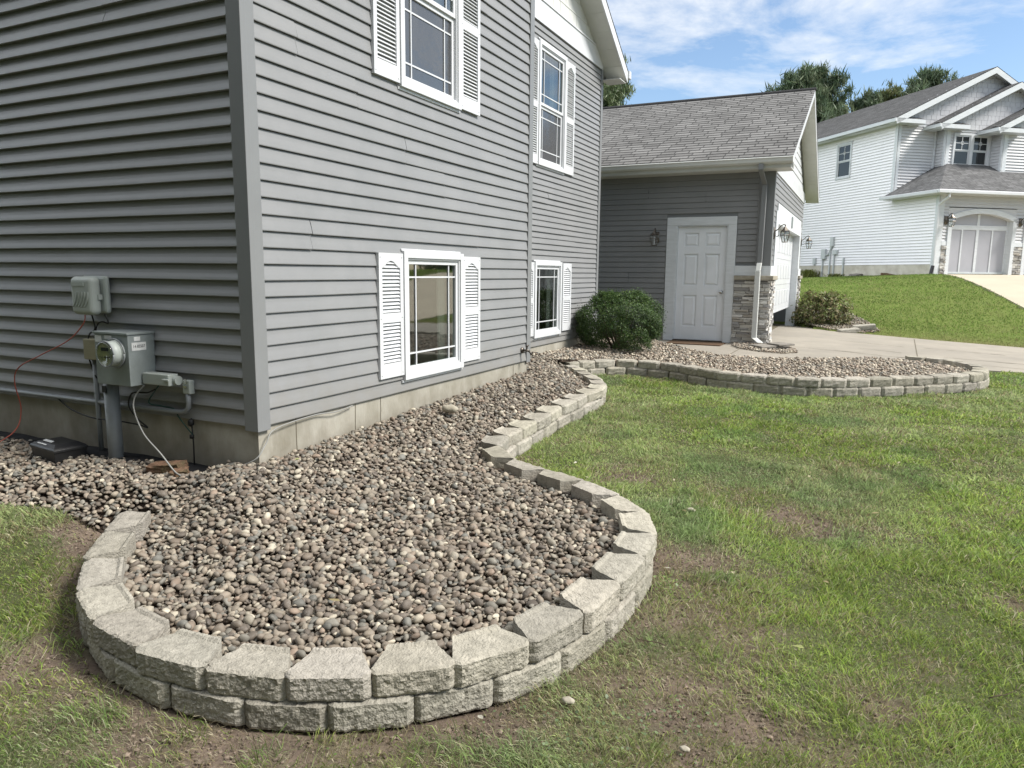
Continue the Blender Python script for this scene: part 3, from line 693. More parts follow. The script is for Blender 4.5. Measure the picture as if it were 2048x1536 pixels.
siding(m, FL, .085, 9.0, .57, 4.72, .1016, seams=[(2.4, 2.4, 2), (1.7, 1.6, 2), (3.2, 1.0, 2), (1.15, 3.2, 2), (2.9, 3.1, 2)], out=.0245)
siding(m, FF, 0, 3.93, .56, 4.70, .0764, holes=[(1.46,2.35,.71,1.67),(1.515,2.39,2.97,4.455)], seams=[(.95, 4.2, 2), (1.9, 2.55, 2), (2.5, 2.2, 2), (3.35, 2.6, 2), (3.5, 4.4, 2), (2.95, 1.95, 2), (3.1, 1.2, 2), (2.4, 2.9, 2)], out=.015)
m.build('siding', M_sid, H)
m = MB()
m.fbox(FR, -.02, .085, -.02, .026, .542, 7); m.fbox(FL, -.0265, .085, -.02, .0255, .5425, 7)
m.fbox(FR, .085, .1, -.02, .008, .56, 7); m.fbox(FL, .085, .1, -.02, .008, .56, 7)
m.build('corner_post', M_post, H, bev=.003)
m = MB(); m.box(-.02, .022, 4.02, 4.12, .55, 7.0); m.box(-.055, -.0205, 4.035, 4.121, .551, 7.0); m.build('corner_post', M_post, H, bev=.003)
m = MB(); m.box(-.62, -.578, 8.03, 8.12, .55, 4.7); m.build('corner_post', M_post, H, bev=.003)
def slab(m, F, a0, a1, d0, d1, z0, z1, holes):
    zs = sorted({z0, z1}|{h[2] for h in holes}|{h[3] for h in holes})
    for za, zb_ in zip(zs[:-1], zs[1:]):
        segs = [(a0, a1)]
        for (h0, h1, ha, hb) in holes:
            if ha < (za+zb_)/2 < hb: segs = [q for (p, r_q) in segs for q in ((p, h0), (h1, r_q)) if q[1]-q[0] > .001]
        for (p, r_q) in segs: m.fbox(F, p, r_q, d0, d1, za, zb_)
m = MB()
slab(m, FR, .04, 4.06, -.06, -.012, .54, 6.9, [(1.62,2.52,.70,1.68),(1.62,2.49,3.0,4.44)])
slab(m, FF, 0, 3.97, -.06, -.012, .54, 4.7, [(1.46,2.35,.71,1.67),(1.515,2.39,2.97,4.455)])
m.box(-9, -.03, .035, .08, .54, 4.69); m.box(-9, -.66, 8.02, 8.07, .54, 4.7); m.box(-.61, -.061, 4.02, 4.06, .54, 6.9)
m.prism([(-.62, .1, 4.7), (-.62, 8.0, 4.7), (-.62, 4.05, 7.05)], (-8.3, 0, 0))
m.build('wall_core', M_post, H)
def room(F, a0, a1, z0, z1, dep, seed, left=.0, right=.0, top=0.0):
    m = MB(); A0, A1, Z0, Z1 = a0-.35, a1+.35, z0-.5, z1+.25
    m.fbox(F, A0, A0+.02, -dep, -.062, Z0, Z1); m.fbox(F, A1-.02, A1, -dep, -.062, Z0, Z1); m.fbox(F, A0+.02, A1-.02, -dep, -.062, Z0, Z0+.02); m.fbox(F, A0+.02, A1-.02, -dep, -.062, Z1-.02, Z1); m.fbox(F, A0+.02, A1-.02, -dep-.02, -dep, Z0, Z1)
    m.build('room_interior', M_room, H)
    (o, u, n) = F; r = random.Random(seed)
    for (c0, c1) in ((a0-.05, a0+left), (a1-right, a1+.05)):
        if c1-c0 < .08: continue
        m = MB(); k = 22
        for i in range(k+1):
            a = c0+(c1-c0)*i/k; d = -.10+.014*math.sin(i*1.9+seed)+.006*math.sin(i*4.1); m.v += [(o[0]+u[0]*a+n[0]*d, o[1]+u[1]*a+n[1]*d, z0-.1), (o[0]+u[0]*a+n[0]*d, o[1]+u[1]*a+n[1]*d, z1+.1)]
            if i: b = 2*(i-1); m.f.append((b, b+2, b+3, b+1))
        m.build('curtain', M_inside, H, True)
    if top:
        m = MB(); zz = z1+.05
        while zz > z1-top: m.fbox(F, a0-.03, a1+.03, -.095, -.075, zz-.003, zz); zz -= .022
        m.build('window_blind', M_inside, H)
room(FR, 1.62, 2.52, .70, 1.68, 1.4, 1, .04, .22); room(FR, 1.62, 2.49, 3.0, 4.44, 1.4, 2, .2, .2)
room(FF, 1.46, 2.35, .71, 1.67, 1.2, 3, .05, .2); room(FF, 1.515, 2.39, 2.97, 4.455, 1.2, 4, .15, .22)
m = MB(); fo = MB(); fo.box(-9, -.004, .004, 4.075, -.3, .566); fo.box(-9, -.604, 4.0755, 8.09, -.3, .565)
fd = fo.build('foundation', M_found, H)
for y_, z_ in ((.346, .57), (.98, .57), (1.30, .57), (3.72, .55)):
    pts = [(-.0035, y_+random.uniform(-.003, .003), .2+(z_-.2)*t/10) for t in range(11)]; m = MB(); m.tube(pts, .0035, 5); m.build('form_seam', M_joint, fd)
# windows and shutters
window(H, FR, 1.59, 2.555, .665, 1.712); shutter(H, FR, 1.26, 1.59-.004, .712, 1.69); shutter(H, FR, 2.56, 2.895, .712, 1.69)
window(H, FR, 1.585, 2.52, 2.965, 4.475, True, glassmat=(M_screen, M_pane)); shutter(H, FR, 1.25, 1.58, 2.985, 4.46); shutter(H, FR, 2.526, 2.88, 2.985, 4.46)
window(H, FF, 5.53-4.1, 6.48-4.1, .675, 1.70); shutter(H, FF, 5.18-4.1, 5.52-4.1, .71, 1.685); shutter(H, FF, 6.54-4.1, 6.875-4.1, .71, 1.685)
window(H, FF, 5.585-4.1, 6.52-4.1, 2.94, 4.485, True, glassmat=(M_screen, M_pane)); shutter(H, FF, 5.24-4.1, 5.58-4.1, 2.945, 4.455); shutter(H, FF, 6.525-4.1, 6.865-4.1, 2.945, 4.455)
# band, gable shakes, soffit, roof
m = MB(); m.fbox(FF, 0, 3.99, -.01, .022, 4.70, 4.965); m.fbox(FF, 0, 3.99, -.01, .034, 4.965, 4.985); m.build('band_board', M_white, H)
m = MB(); z = 4.985
while z < 7.0:
    ymax = 8.1-(z-4.72)/slope; y = 4.1
    i = 0
    while y < ymax:
        w = random.uniform(.09, .20); y1 = min(y+w, ymax)
        m.box(-.62, -.592+random.uniform(0, .002), y, y1-.004, z, z+.175); y = y1
    m.box(-.62, -.586, 4.1, ymax, z-.004, z+.010)
    z += .178
m.build('gable_shakes', M_cream, H)
def gable_roof(parent, x0, x1, yA, yB, ze, sl_, ridge_y, th, mS, mF, mSo, fas=.16, panels=True):
    """ridge along x; x1 is the visible rake edge"""
    rz_ = ze+sl_*(ridge_y-yA)
    r = MB(); r.uv = []
    L = math.hypot(ridge_y-yA, rz_-ze)
    roof_slope(r, (x0, yA, ze), (x1, yA, ze), (0, ridge_y-yA, rz_-ze), L); roof_slope(r, (x1, yB, ze), (x0, yB, ze), (0, ridge_y-yB, rz_-ze), L)
    R_ = r.build('roof', mS, parent)
    d = MB()
    for s, y_ in ((1, yA), (-1, yB)):
        d.prism([(x1-.012, y_+s*.01, ze-.008), (x1-.012, ridge_y, rz_-.010), (x1-.012, ridge_y, rz_-.010-.04), (x1-.012, y_+s*.01, ze-.048)], (x0-x1+.02, 0, 0))
    d.build('roof_deck', M_cream, R_)
    f = MB()
    for s, y_ in ((1, yA), (-1, yB)):
        f.prism([(x1-.006, y_, ze-.012), (x1-.006, ridge_y, rz_-.012), (x1-.006, ridge_y, rz_-.012-fas), (x1-.006, y_, ze-.012-fas)], (-.022, 0, 0))
    f.build('rake_fascia', mF, parent)
    return rz_, R_
# house roof (near part projects over the bump-out, far part over the recessed gable)
rz1, Rf = gable_roof(H, -9, -.27, 8.42-8.74, 8.42, 4.725, slope, 4.05, .02, M_shing, M_white, M_cream)
m = MB()   # sloped soffit under the far rake, with panel joints
y = 8.40
while y > 4.15:
    y0 = max(4.12, y-.29); zt = lambda q: 4.725-.17+slope*(8.42-q)
    m.prism([(-.29, y, zt(y)), (-.29, y0+.004, zt(y0+.004)), (-.60, y0+.004, zt(y0+.004)), (-.60, y, zt(y))], (0, 0, .012)); y = y0
m.build('soffit', M_cream, H)
m = MB(); m.box(-.30, -.6, 8.08, 8.42, 4.545, 4.555); m.build('soffit', M_cream, H)
m = MB(); m.prism([(.33, -.36, 4.5), (.33, 4.12, 7.19), (.33, 4.12, 7.35), (.33, -.36, 4.66)], (-.7, 0, 0)); m.build('roof_slab', M_shing, H) if False else None
m = MB(); m.box(-9, -.25, 8.42, 8.53, 4.62, 4.74); m.build('gutter', M_white, H, bev=.01)
# cable at corner, hose bib
def cable(name, pts, r, m_, label, cat='cable', n=10):
    P = [Vector(p) for p in pts]; out = []
    P2 = [P[0]]+P+[P[-1]]
    for i in range(len(P)-1):
        a, b, c, d = P2[i], P2[i+1], P2[i+2], P2[i+3]
        for k in range(n):
            t = k/n; out.append(.5*((2*b)+(-a+c)*t+(2*a-5*b+4*c-d)*t*t+(-a+3*b-3*c+d)*t*t*t))
    out.append(P[-1]); mb_ = MB(); mb_.tube(out, r, 6); o = mb_.build(name, m_, None, True); tag(o, label, cat); return o
cable('coaxial_cable', [(.02, .92, .562), (.03, .72, .55), (.02, .5, .562), (.03, .12, .54), (.04, .02, .46), (.03, -.06, .38), (-.12, -.10, .31)], .0042, M_wht_cable, 'pale cable drooping round the foundation corner of the house')
hb = root('hose_bib', (0, 3.9, .7), 'dark brass garden tap on the wall beside the trim post', 'tap')
m = MB(); m.cyl((.012, 3.90, .70), (.03, 3.90, .70), .032, 12); m.cyl((.02, 3.90, .70), (.10, 3.90, .70), .013, 10); m.tube([(.09, 3.90, .70), (.12, 3.90, .685), (.135, 3.90, .65)], .013, 10); m.cyl((.07, 3.90, .705), (.085, 3.90, .75), .008, 8); m.build('tap_body', M_pewter, hb, True)
m = MB(); m.tube([(.082+.028*math.cos(a)*.4, 3.90+.028*math.sin(a), .752+.028*math.cos(a)*.2) for a in [i*math.pi/4 for i in range(9)]], .006, 6); m.build('tap_handle', M_pewter, hb, True)

# ---- attached garage
G = root('garage', (1.2, 9.9, .3), 'grey sided attached garage with white side door and stone corner', 'garage')
GF = ((0, 9.9), (1, 0), (0, -1)); GR = ((1.875, 9.9), (0, 1), (1, 0))
m = MB()
siding(m, GF, -5, 1.64, .44, 3.27, .0943, holes=[(.085, 1.315, .3, 2.55), (1.30, 1.7, .3, 1.70)], seams=[(-.28, 3.0, 2), (.75, 2.87, 2), (-.6, 1.5, 2)], out=.011)
siding(m, GR, .10, 6.2, 1.70, 3.27, .0943, holes=[(.62, 5.45, 0, 2.72)], out=.011)
m.build('siding', M_sid, G)
m = MB()   # white gable siding above the band
siding(m, GR, -.2, 6.6, 3.50, 5.2, .15, lim=lambda z: ((z-3.26)/.5, 6.3-(z-3.26)/.5), out=.012); m.build('gable_siding', M_white, G)
m = MB(); m.fbox(GR, -.02, 6.25, -.01, .02, 3.27, 3.50); m.build('band_board', M_white, G)
m = MB(); m.box(-5, .27, 9.915, 10.05, .3, 3.3); m.box(1.16, 1.86, 9.915, 10.05, .3, 3.3); m.box(.2705, 1.1595, 9.9155, 10.05, 2.401, 3.2995); m.box(.28,1.15,10.0,10.04,.3,2.41); m.box(1.72, 1.86, 9.95, 10.52, .3, 3.3); m.box(1.72, 1.86, 15.38, 16.2, .3, 3.3); m.box(1.72, 1.86, 10.3, 15.5, 2.6, 3.3)
m.prism([(1.86, 9.95, 3.29), (1.86, 16.15, 3.29), (1.86, 13.05, 4.85)], (-.14, 0, 0)); m.box(-5, 1.72, 16.05, 16.2, .3, 3.3); m.box(-5, 1.72, 10.05, 16.05, .25, .33)
m.build('wall_core', M_post, G)
m = MB(); m.box(-5, .09, 9.893, 9.95, .2, .442); m.build('foundation', M_found, G)
m = MB(); m.fbox(GF, 1.64, 1.895, -.02, .022, 1.70, 3.27); m.fbox(GR, -.0225, .10, -.02, .0205, 1.70, 3.27); m.build('corner_post', M_post, G, bev=.003)
m = MB(); m.fbox(GF, 1.31, 1.905, -.02, .030, 1.535, 1.70); m.fbox(GR, -.031, .66, -.02, .0305, 1.535, 1.70); m.build('band_board', M_whitew, G); m = MB(); m.fbox(GR, 5.42, 6.22, -.02, .030, 1.535, 1.70); m.build('band_board', M_whitew, G)
m = MB(); m.fbox(GF, 1.31, 1.96, -.02, .085, 1.46, 1.533); m.fbox(GR, -.086, .62, -.02, .086, 1.461, 1.532); m.build('stone_ledge', M_cap, G, bev=.008); m = MB(); m.fbox(GR, 5.5, 6.25, -.02, .086, 1.461, 1.532); m.build('stone_ledge', M_cap, G, bev=.008)
def veneer(F, a0, a1, z0, z1, parent, seed=3):
    m = MB(); m.tint = []; r = random.Random(seed); z = z0
    pal = [(.34,.32,.28),(.27,.255,.23),(.40,.375,.32),(.22,.205,.185),(.31,.27,.215),(.45,.43,.39),(.25,.24,.235)]
    while z < z1-.01:
        h = r.choice([.028, .04, .05, .062, .035]); zt = min(z1, z+h); a = a0-r.uniform(0, .1)
        while a < a1:
            w = r.uniform(.09, .30); b = min(a1, a+w); aa = max(a, a0)
            if b-aa > .012:
                d = r.uniform(.022, .062); n0 = len(m.v); m.fbox(F, aa+.002, b-.002, -.01, d, z+.002, zt-.002)
                for i in range(n0, len(m.v)):   # rough, uneven faces
                    v = m.v[i]; m.v[i] = (v[0]+r.uniform(-.005, .005), v[1]+r.uniform(-.005, .005), v[2]+r.uniform(-.004, .004))
                c = r.choice(pal); g0 = sum(c)/3; c = tuple(q*.6+g0*.4 for q in c); k = r.uniform(1.1, 1.5); m.tint += [(c[0]*k, c[1]*k, c[2]*k, 1)]*(len(m.v)-n0)
            a = b if b > a else a+w
        z = zt
    return m.build('stone_veneer', M_stone, parent, bev=.004)
veneer(GF, 1.31, 1.905, .33, 1.46, G); veneer(GR, -.03, .60, .33, 1.46, G, 5); veneer(GR, 5.55, 6.22, .33, 1.46, G, 6)
# side door
m = MB(); m.fbox(GF, .092, .268, -.02, .026, .352, 2.40); m.fbox(GF, 1.162, 1.308, -.02, .026, .352, 2.40); m.fbox(GF, .0925, 1.3075, -.02, .0265, 2.401, 2.545)
m.fbox(GF, .268, .285, -.08, .015, .352, 2.40); m.fbox(GF, 1.145, 1.162, -.08, .015, .352, 2.40); m.fbox(GF, .285, 1.145, -.08, .015, 2.383, 2.40)
m.build('door_frame', M_whitew, G, bev=.004)
m = MB(); dx0, dx1, dz0, dz1 = .287, 1.143, .375, 2.381; m.fbox(GF, dx0, dx1, -.085, -.055, dz0, dz1)
st = .115; cw = (dx1-dx0-3*st)/2
rows_ = [(dz0+.24, dz0+.80), (dz0+.97, dz0+1.53), (dz0+1.66, dz0+1.90)]
xs_ = [(dx0+st, dx0+st+cw), (dx0+2*st+cw, dx0+2*st+2*cw)]
# stiles and rails proud of the slab, leaving six sunk panels with raised fields
m.fbox(GF, dx0, dx0+st, -.055, -.034, dz0, dz1); m.fbox(GF, dx1-st, dx1, -.055, -.034, dz0, dz1); m.fbox(GF, dx0+st+cw, dx0+2*st+cw, -.055, -.034, dz0, dz1)
zc = [dz0]+[q for r0 in rows_ for q in r0]+[dz1]
for (p0, p1) in xs_:
    for i in range(0, len(zc), 2): m.fbox(GF, p0, p1, -.055, -.0345, zc[i], zc[i+1])
    for (a, b) in rows_:
        k = len(m.v); i_ = .035
        for (e, d) in ((.016, -.0545), (.05, -.038)):
            for (a_, z_) in ((p0+e, a+e), (p1-e, a+e), (p1-e, b-e), (p0+e, b-e)): m.v.append((a_, 9.9-d, z_))
        m.f += [(k+0, k+1, k+5, k+4), (k+1, k+2, k+6, k+5), (k+2, k+3, k+7, k+6), (k+3, k, k+4, k+7), (k+4, k+5, k+6, k+7)]
D_ = m.build('door', M_door, G, bev=.002)
m = MB(); m.cyl((1.085, 9.945, 1.24), (1.085, 9.93, 1.24), .033, 16); m.cyl((1.085, 9.93, 1.24), (1.085, 9.90, 1.24), .012, 10); m.tube([(1.085, 9.905, 1.24), (1.085, 9.895, 1.24), (1.085, 9.875, 1.24), (1.085, 9.865, 1.24)], [.018, .03, .03, .012], 16); m.build('handle', M_chrome, D_, True)
m = MB(); m.fbox(GF, .27, 1.16, -.08, .03, .345, .372); m.build('threshold', M_pewter, G)
dm = MB(); dm.box(.30, 1.24, 9.22, 9.76, float(pave_z(0, 0))+.001, .362); o = dm.build('doormat', M_doormat, None, bev=.004); tag(o, 'flat worn brown doormat in front of the white side door', 'doormat')
# eaves, roof
rz2, Rg = gable_roof(G, -5, 2.19, 9.5, 16.6, 3.455, .5, 13.05, .02, M_shing, M_white, M_cream, fas=.13)
m = MB(); m.tube([(-5, 13.05, rz2+.008), (2.2, 13.05, rz2+.008)], .035, 6); m.build('ridge_cap', M_shing2, Rg) 
m = MB()
(gy0, gz1_) = (9.40, 3.435)
m.prism([(-5, 9.51, gz1_), (-5, 9.40, gz1_), (-5, 9.392, gz1_-.015), (-5, 9.405, gz1_-.03), (-5, 9.415, gz1_-.075), (-5, 9.44, gz1_-.10), (-5, 9.51, gz1_-.105)], (7.19, 0, 0)); m.build('gutter', M_cream, G)
m = MB(); m.box(-5, 2.16, 9.515, 9.905, 3.27, 3.283); m.box(-5, 2.165, 9.505, 9.52, 3.28, 3.44); m.box(1.9, 2.16, 9.905, 10.0, 3.27, 3.44); m.build('eave_soffit', M_cream, G)
m = MB()
for s, ya, yb in ((1, 9.52, 13.05), (-1, 16.58, 13.05)):
    n = 24
    for i in range(n):
        y0 = ya+(yb-ya)*i/n; y1 = ya+(yb-ya)*(i+1)/n-.004*s; za = 3.455-.135+.5*abs(y0-ya); zb = 3.455-.135+.5*abs(y1-ya)
        m.prism([(2.172, y0, za), (2.172, y1, zb), (1.885, y1, zb), (1.885, y0, za)], (0, 0, .012))
m.build('rake_soffit', M_cream, G)
# downspout: grey above, cream below
m = MB(); X0, Y0 = 1.70, 9.80
def dsp(m, pts, w=.038, d=.028):
    for a, b in zip(pts[:-1], pts[1:]):
        a, b = Vector(a), Vector(b)
        m.prism([a+Vector((-w, -d, 0)), a+Vector((w, -d, 0)), a+Vector((w, d, 0)), a+Vector((-w, d, 0))], b-a)
m.prism([(1.665, 9.42, 3.33), (1.745, 9.42, 3.33), (1.745, 9.50, 3.33), (1.665, 9.50, 3.33)], (0, 0, -.09))
m.prism([(1.665, 9.42, 3.24), (1.745, 9.42, 3.24), (1.745, 9.50, 3.24), (1.665, 9.50, 3.24)], (.03, .35, -.20))
m.prism([(1.695, 9.77, 3.04), (1.775, 9.77, 3.04), (1.775, 9.85, 3.04), (1.695, 9.85, 3.04)], (-.012, -.0, -1.29))
m.build('downspout', M_post, G, bev=.008)
m = MB(); m.prism([(1.683, 9.765, 1.75), (1.763, 9.765, 1.75), (1.763, 9.845, 1.75), (1.683, 9.845, 1.75)], (-.01, -.06, -.14))
m.prism([(1.671, 9.705, 1.609), (1.755, 9.705, 1.609), (1.755, 9.785, 1.609), (1.671, 9.785, 1.609)], (.0, -.0, -1.13))
m.prism([(1.671, 9.705, .478), (1.755, 9.705, .478), (1.755, 9.785, .478), (1.671, 9.785, .478)], (.13, -.16, -.07))
m.build('downspout', M_cream, G, bev=.008, label='cream lower downspout section')
sb = root('splash_block', (2.1, 9.2, .36), 'flat grey stone slab under the downspout at the garage corner', 'paving stone')
m = MB(); zb = float(pave_z(2.1, 9.2))+.035; m.prism([(1.72, 9.15, zb), (1.95, 8.86, zb), (2.34, 9.18, zb+.01), (2.12, 9.52, zb+.01)], (0, 0, .035)); m.build('slab', M_slat, sb, bev=.01)
m = MB(); zb += .036; m.prism([(1.98, 9.25, zb), (2.2, 9.02, zb), (2.42, 9.3, zb), (2.15, 9.5, zb)], (0, 0, .03)); m.build('slab', M_slat, sb, bev=.01)
# overhead door
m = MB(); oy0, oy1, oz1 = 10.62, 15.30, 2.45; W_ = (oy1-oy0)
gdx = 1.755; bz = .82; n_sec = 4; hsec = .53
for s in range(n_sec):
    z0 = bz+s*hsec; z1 = min(z0+hsec-.006, 2.80); m.box(gdx-.03, gdx, oy0-.02, oy1+.02, z0, z1)
    npn = 8
    for i in range(npn):
        y0 = oy0+.1+i*(W_-.2)/npn; y1 = y0+(W_-.2)/npn-.12
        k = len(m.v); za, zb2 = z0+.09, z1-.09
        for (e, d) in ((0, .0015), (.02, -.006), (.03, .007)):
            for (y_, z_) in ((y0+e, za+e), (y1-e, za+e), (y1-e, zb2-e), (y0+e, zb2-e)): m.v.append((gdx+d, y_, z_))
        for q in range(2): m.f += [(k+4*q+j, k+4*q+(j+1) % 4, k+4*q+4+(j+1) % 4, k+4*q+4+j) for j in range(4)]
        m.f.append((k+8, k+9, k+10, k+11))
m.box(gdx-.035, gdx+.004, oy0-.02, oy1+.02, bz-.03, bz-.001)
m.build('overhead_door', M_white, G)
m = MB()
m.box(1.70, 1.905, oy1, oy1+.14, .335, 2.60); m.box(1.70, 1.905, oy0-.12, oy0, .335, 2.60); m.box(1.70, 1.9045, oy0, oy1, 2.45, 2.60)
m.fbox(GR, oy0-9.9-.28, oy0-9.9-.12, -.02, .028, 1.70, 2.66); m.fbox(GR, oy1-9.9+.14, oy1-9.9+.30, -.02, .028, .335, 2.66); m.fbox(GR, oy0-9.9-.12, oy1-9.9+.14, -.02, .0285, 2.60, 2.80)
m.build('door_frame', M_whitew, G, bev=.004)
m = MB(); m.box(1.906, 1.918, 13.0, 13.25, 2.52, 2.74); m.build('number_plate', M_metalgrey, G)
m = MB(); m.box(-4, 1.74, 10.1, 16, .332, .3365); m.build('garage_floor', M_joint, G)
# wall lanterns
def lantern(loc, rz, label, sc=1.0):
    t = root('wall_lantern', loc, label, 'wall lamp', 'pewter coach lanterns on the garage', rz); t.scale = (sc, sc, sc)
    b = MB(); b.box(-.045, .045, -.012, 0, -.14, .06); b.tube([(0, -.01, 0), (0, -.05, .02), (0, -.11, .09), (0, -.16, .12), (0, -.185, .09)], .009, 8)
    b.tube([(0, -.012, -.08), (0, -.05, -.1), (0, -.09, -.07)], .006, 6); b.build('bracket', M_pewter, t, True)
    c = MB()
    cx, cy = 0, -.185
    prof = [(.0, .115), (.012, .11), (.008, .09), (.02, .07), (.03, .055), (.06, .02), (.082, .0), (.088, -.005), (.082, -.012)]
    n = 6
    def ring(m, r, z): k = len(m.v); m.v += [(cx+r*math.cos(2*math.pi*i/n), cy+r*math.sin(2*math.pi*i/n), z) for i in range(n)]; return k
    ks = [ring(c, max(r, .002), z) for r, z in prof]
    for a, b_ in zip(ks[:-1], ks[1:]): c.f += [(a+i, a+(i+1) % n, b_+(i+1) % n, b_+i) for i in range(n)]
    c.build('lantern_top', M_pewter, t)
    f = MB()
    for i in range(n):
        a = 2*math.pi*i/n; f.tube([(cx+.078*math.cos(a), cy+.078*math.sin(a), -.01), (cx+.086*math.cos(a), cy+.086*math.sin(a), -.075), (cx+.048*math.cos(a), cy+.048*math.sin(a), -.20)], .0045, 5)
    f.tube([(cx+.088*math.cos(2*math.pi*i/n), cy+.088*math.sin(2*math.pi*i/n), -.075) for i in range(n+1)], .006, 5)
    f.tube([(cx+.05*math.cos(2*math.pi*i/n), cy+.05*math.sin(2*math.pi*i/n), -.20) for i in range(n+1)], .006, 5)
    f.build('lantern_frame', M_pewter, t)
    g_ = MB(); ks = [ring(g_, r, z) for r, z in ((.076, -.012), (.084, -.075), (.046, -.198))]
    for a, b_ in zip(ks[:-1], ks[1:]): g_.f += [(a+i, a+(i+1) % n, b_+(i+1) % n, b_+i) for i in range(n)]
    g_.build('glass', M_clear, t)
    h = MB(); h.cyl((cx, cy, -.195), (cx, cy, -.10), .012, 8); h.tube([(cx, cy, -.10), (cx, cy, -.085), (cx, cy, -.05), (cx, cy, -.02)], [.012, .018, .016, .004], 8); h.build('bulb', M_white, t, True)
    return t
lantern((-.09, 9.885, 2.24), 0, 'pewter lantern on the shaded wall left of the white side door', .95)
lantern((1.89, 10.20, 2.30), math.pi/2, 'clear glass lantern on the garage side wall above the stone corner', .95)
lantern((1.89, 15.95, 2.38), math.pi/2, 'lantern at the far end of the overhead garage door', .95)

# ------------------------------------------------------------------ utilities on the left wall
def rbox(m, x0, x1, y0, y1, z0, z1): m.box(x0, x1, y0, y1, z0, z1)
t = root('telephone_box', (-1.42, -.03, 1.36), 'rounded grey utility box with embossed grille, highest on the dark siding', 'utility box')
m = MB(); m.box(-1.535, -1.275, -.06, -.016, 1.245, 1.50); m.build('back_box', M_tel, t, bev=.02)
m = MB(); m.box(-1.53, -1.305, -.145, -.062, 1.235, 1.495); cv = m.build('cover', M_tel, t, bev=.035)
cv.modifiers['bevel'].segments = 5
m = MB()
for i in range(5):
    a0 = -1.50+i*.03
    m.tube([(a0+.045*k/6+.012*math.sin(k/6*3.14), -.147, 1.29+.10*k/6) for k in range(7)], .0055, 6)
m.box(-1.505, -1.375, -.149, -.1455, 1.43, 1.455)
m.box(-1.303, -1.297, -.10, -.07, 1.34, 1.375)
m.build('embossing', M_tel, cv)
t = root('electric_meter', (-1.03, -.02, .79), 'grey metal meter box with round glass meter and white number sticker', 'electric meter')
m = MB(); m.box(-1.205, -.875, -.215, -.018, .79, 1.125); mbx = m.build('meter_box', M_metalgrey, t, bev=.004)
m = MB(); m.box(-1.212, -.868, -.225, -.016, 1.126, 1.14); m.build('lid', M_metalgrey, mbx, bev=.002)
m = MB(); mc = Vector((-.995, -.215, 1.005)); m.cyl(mc+Vector((0, -.001, 0)), mc+Vector((0, -.013, 0)), .093, 28); m.cyl(mc, mc+Vector((0, -.075, 0)), .080, 28); m.build('meter_socket', M_tel, t, True)
m = MB(); ring_ = [(mc.x+.083*math.cos(a), mc.y-.078, mc.z+.083*math.sin(a)) for a in [i*math.pi/14 for i in range(29)]]; m.tube(ring_, .005, 6); m.build('ring', M_pvc, t, True); m = MB()
m.tube([(mc.x+.094*math.cos(a), mc.y-.012, mc.z+.094*math.sin(a)) for a in [i*math.pi/14 for i in range(29)]], .005, 6); m.build('ring', M_pvc, t, True)
m = MB(); m.cyl(mc+Vector((0, -.0755, 0)), mc+Vector((0, -.0775, 0)), .078, 28); m.build('dial', M_dial, t)
m = MB(); m.box(mc.x-.035, mc.x+.035, mc.y-.080, mc.y-.078, mc.z+.02, mc.z+.042); m.box(mc.x-.06, mc.x+.05, mc.y-.0805, mc.y-.0782, mc.z-.022, mc.z-.019)
for dx in (.0, .022, .04): m.cyl((mc.x+dx, mc.y-.078, mc.z-.02), (mc.x+dx, mc.y-.080, mc.z-.02), .008, 8)
m.build('dial_markings', M_ink, t)
m = MB(); m.tube([mc+Vector((0, -.080, 0)), mc+Vector((0, -.092, 0)), mc+Vector((0, -.095, 0))], [.08, .079, .072], 28); m.build('glass_cover', M_clear, t, True)
for q in ((-.874, -.8735, -.19, -.085, 1.022, 1.075), (-.874, -.8735, -.17, -.125, 1.085, 1.112), (-1.10, -1.03, -.2165, -.2158, 1.095, 1.118), (-1.195, -1.13, -.2165, -.2158, 1.07, 1.115)):
    MB().box(*q).build('sticker', M_label, mbx)
cu = bpy.data.curves.new('txt', 'FONT'); cu.body = '14-85507'; cu.size = .026; cu.extrude = .0002; cu.align_x = 'CENTER'
to = bpy.data.objects.new('txt', cu); COL.objects.link(to); bpy.context.view_layer.update()
dg = bpy.context.evaluated_depsgraph_get(); me = bpy.data.meshes.new_from_object(to.evaluated_get(dg)); bpy.data.objects.remove(to)
me.materials.append(M_ink); tx = bpy.data.objects.new('number_lettering', me); COL.objects.link(tx); tx.parent = t
tx.rotation_euler = (math.pi/2, 0, math.pi/2); tx.location = (-.8728+1.03, -.1375+.02, 1.040-.79); tx.scale = (.9, 1.05, 1)
def tagm(mb_, name, m_, label, cat, smooth=False, bev=0, group=None): o = mb_.build(name, m_, None, smooth, bev); tag(o, label, cat, group); return o
m = MB(); m.box(-1.515, -1.385, -.09, -.018, .92, 1.065); tagm(m, 'junction_box', M_tan, 'tan junction box left of the electric meter', 'junction box', bev=.006)
m = MB(); m.cyl((-1.46, -.05, .15), (-1.46, -.05, .918), .0165, 14); tagm(m, 'conduit', M_pvc, 'thin grey vertical conduit below the tan junction box', 'conduit', True)
cdt = root('conduit', (-1.2, -.1, .2), 'thick grey vertical conduit below the electric meter', 'conduit')
m = MB(); m.cyl((-1.205, -.12, .12), (-1.205, -.12, .775), .048, 22); m.build('pipe', M_pvc, cdt, True)
m = MB(); m.box(-1.225, -1.185, -.175, -.168, .72, .765); m.build('tag_plate', M_ink, cdt)
m = MB(); m.box(-.865, -.62, -.135, -.055, .80, .875); ob = tagm(m, 'grounding_box', M_tel, 'horizontal pale grey box at the lower right of the meter', 'junction box', bev=.006)
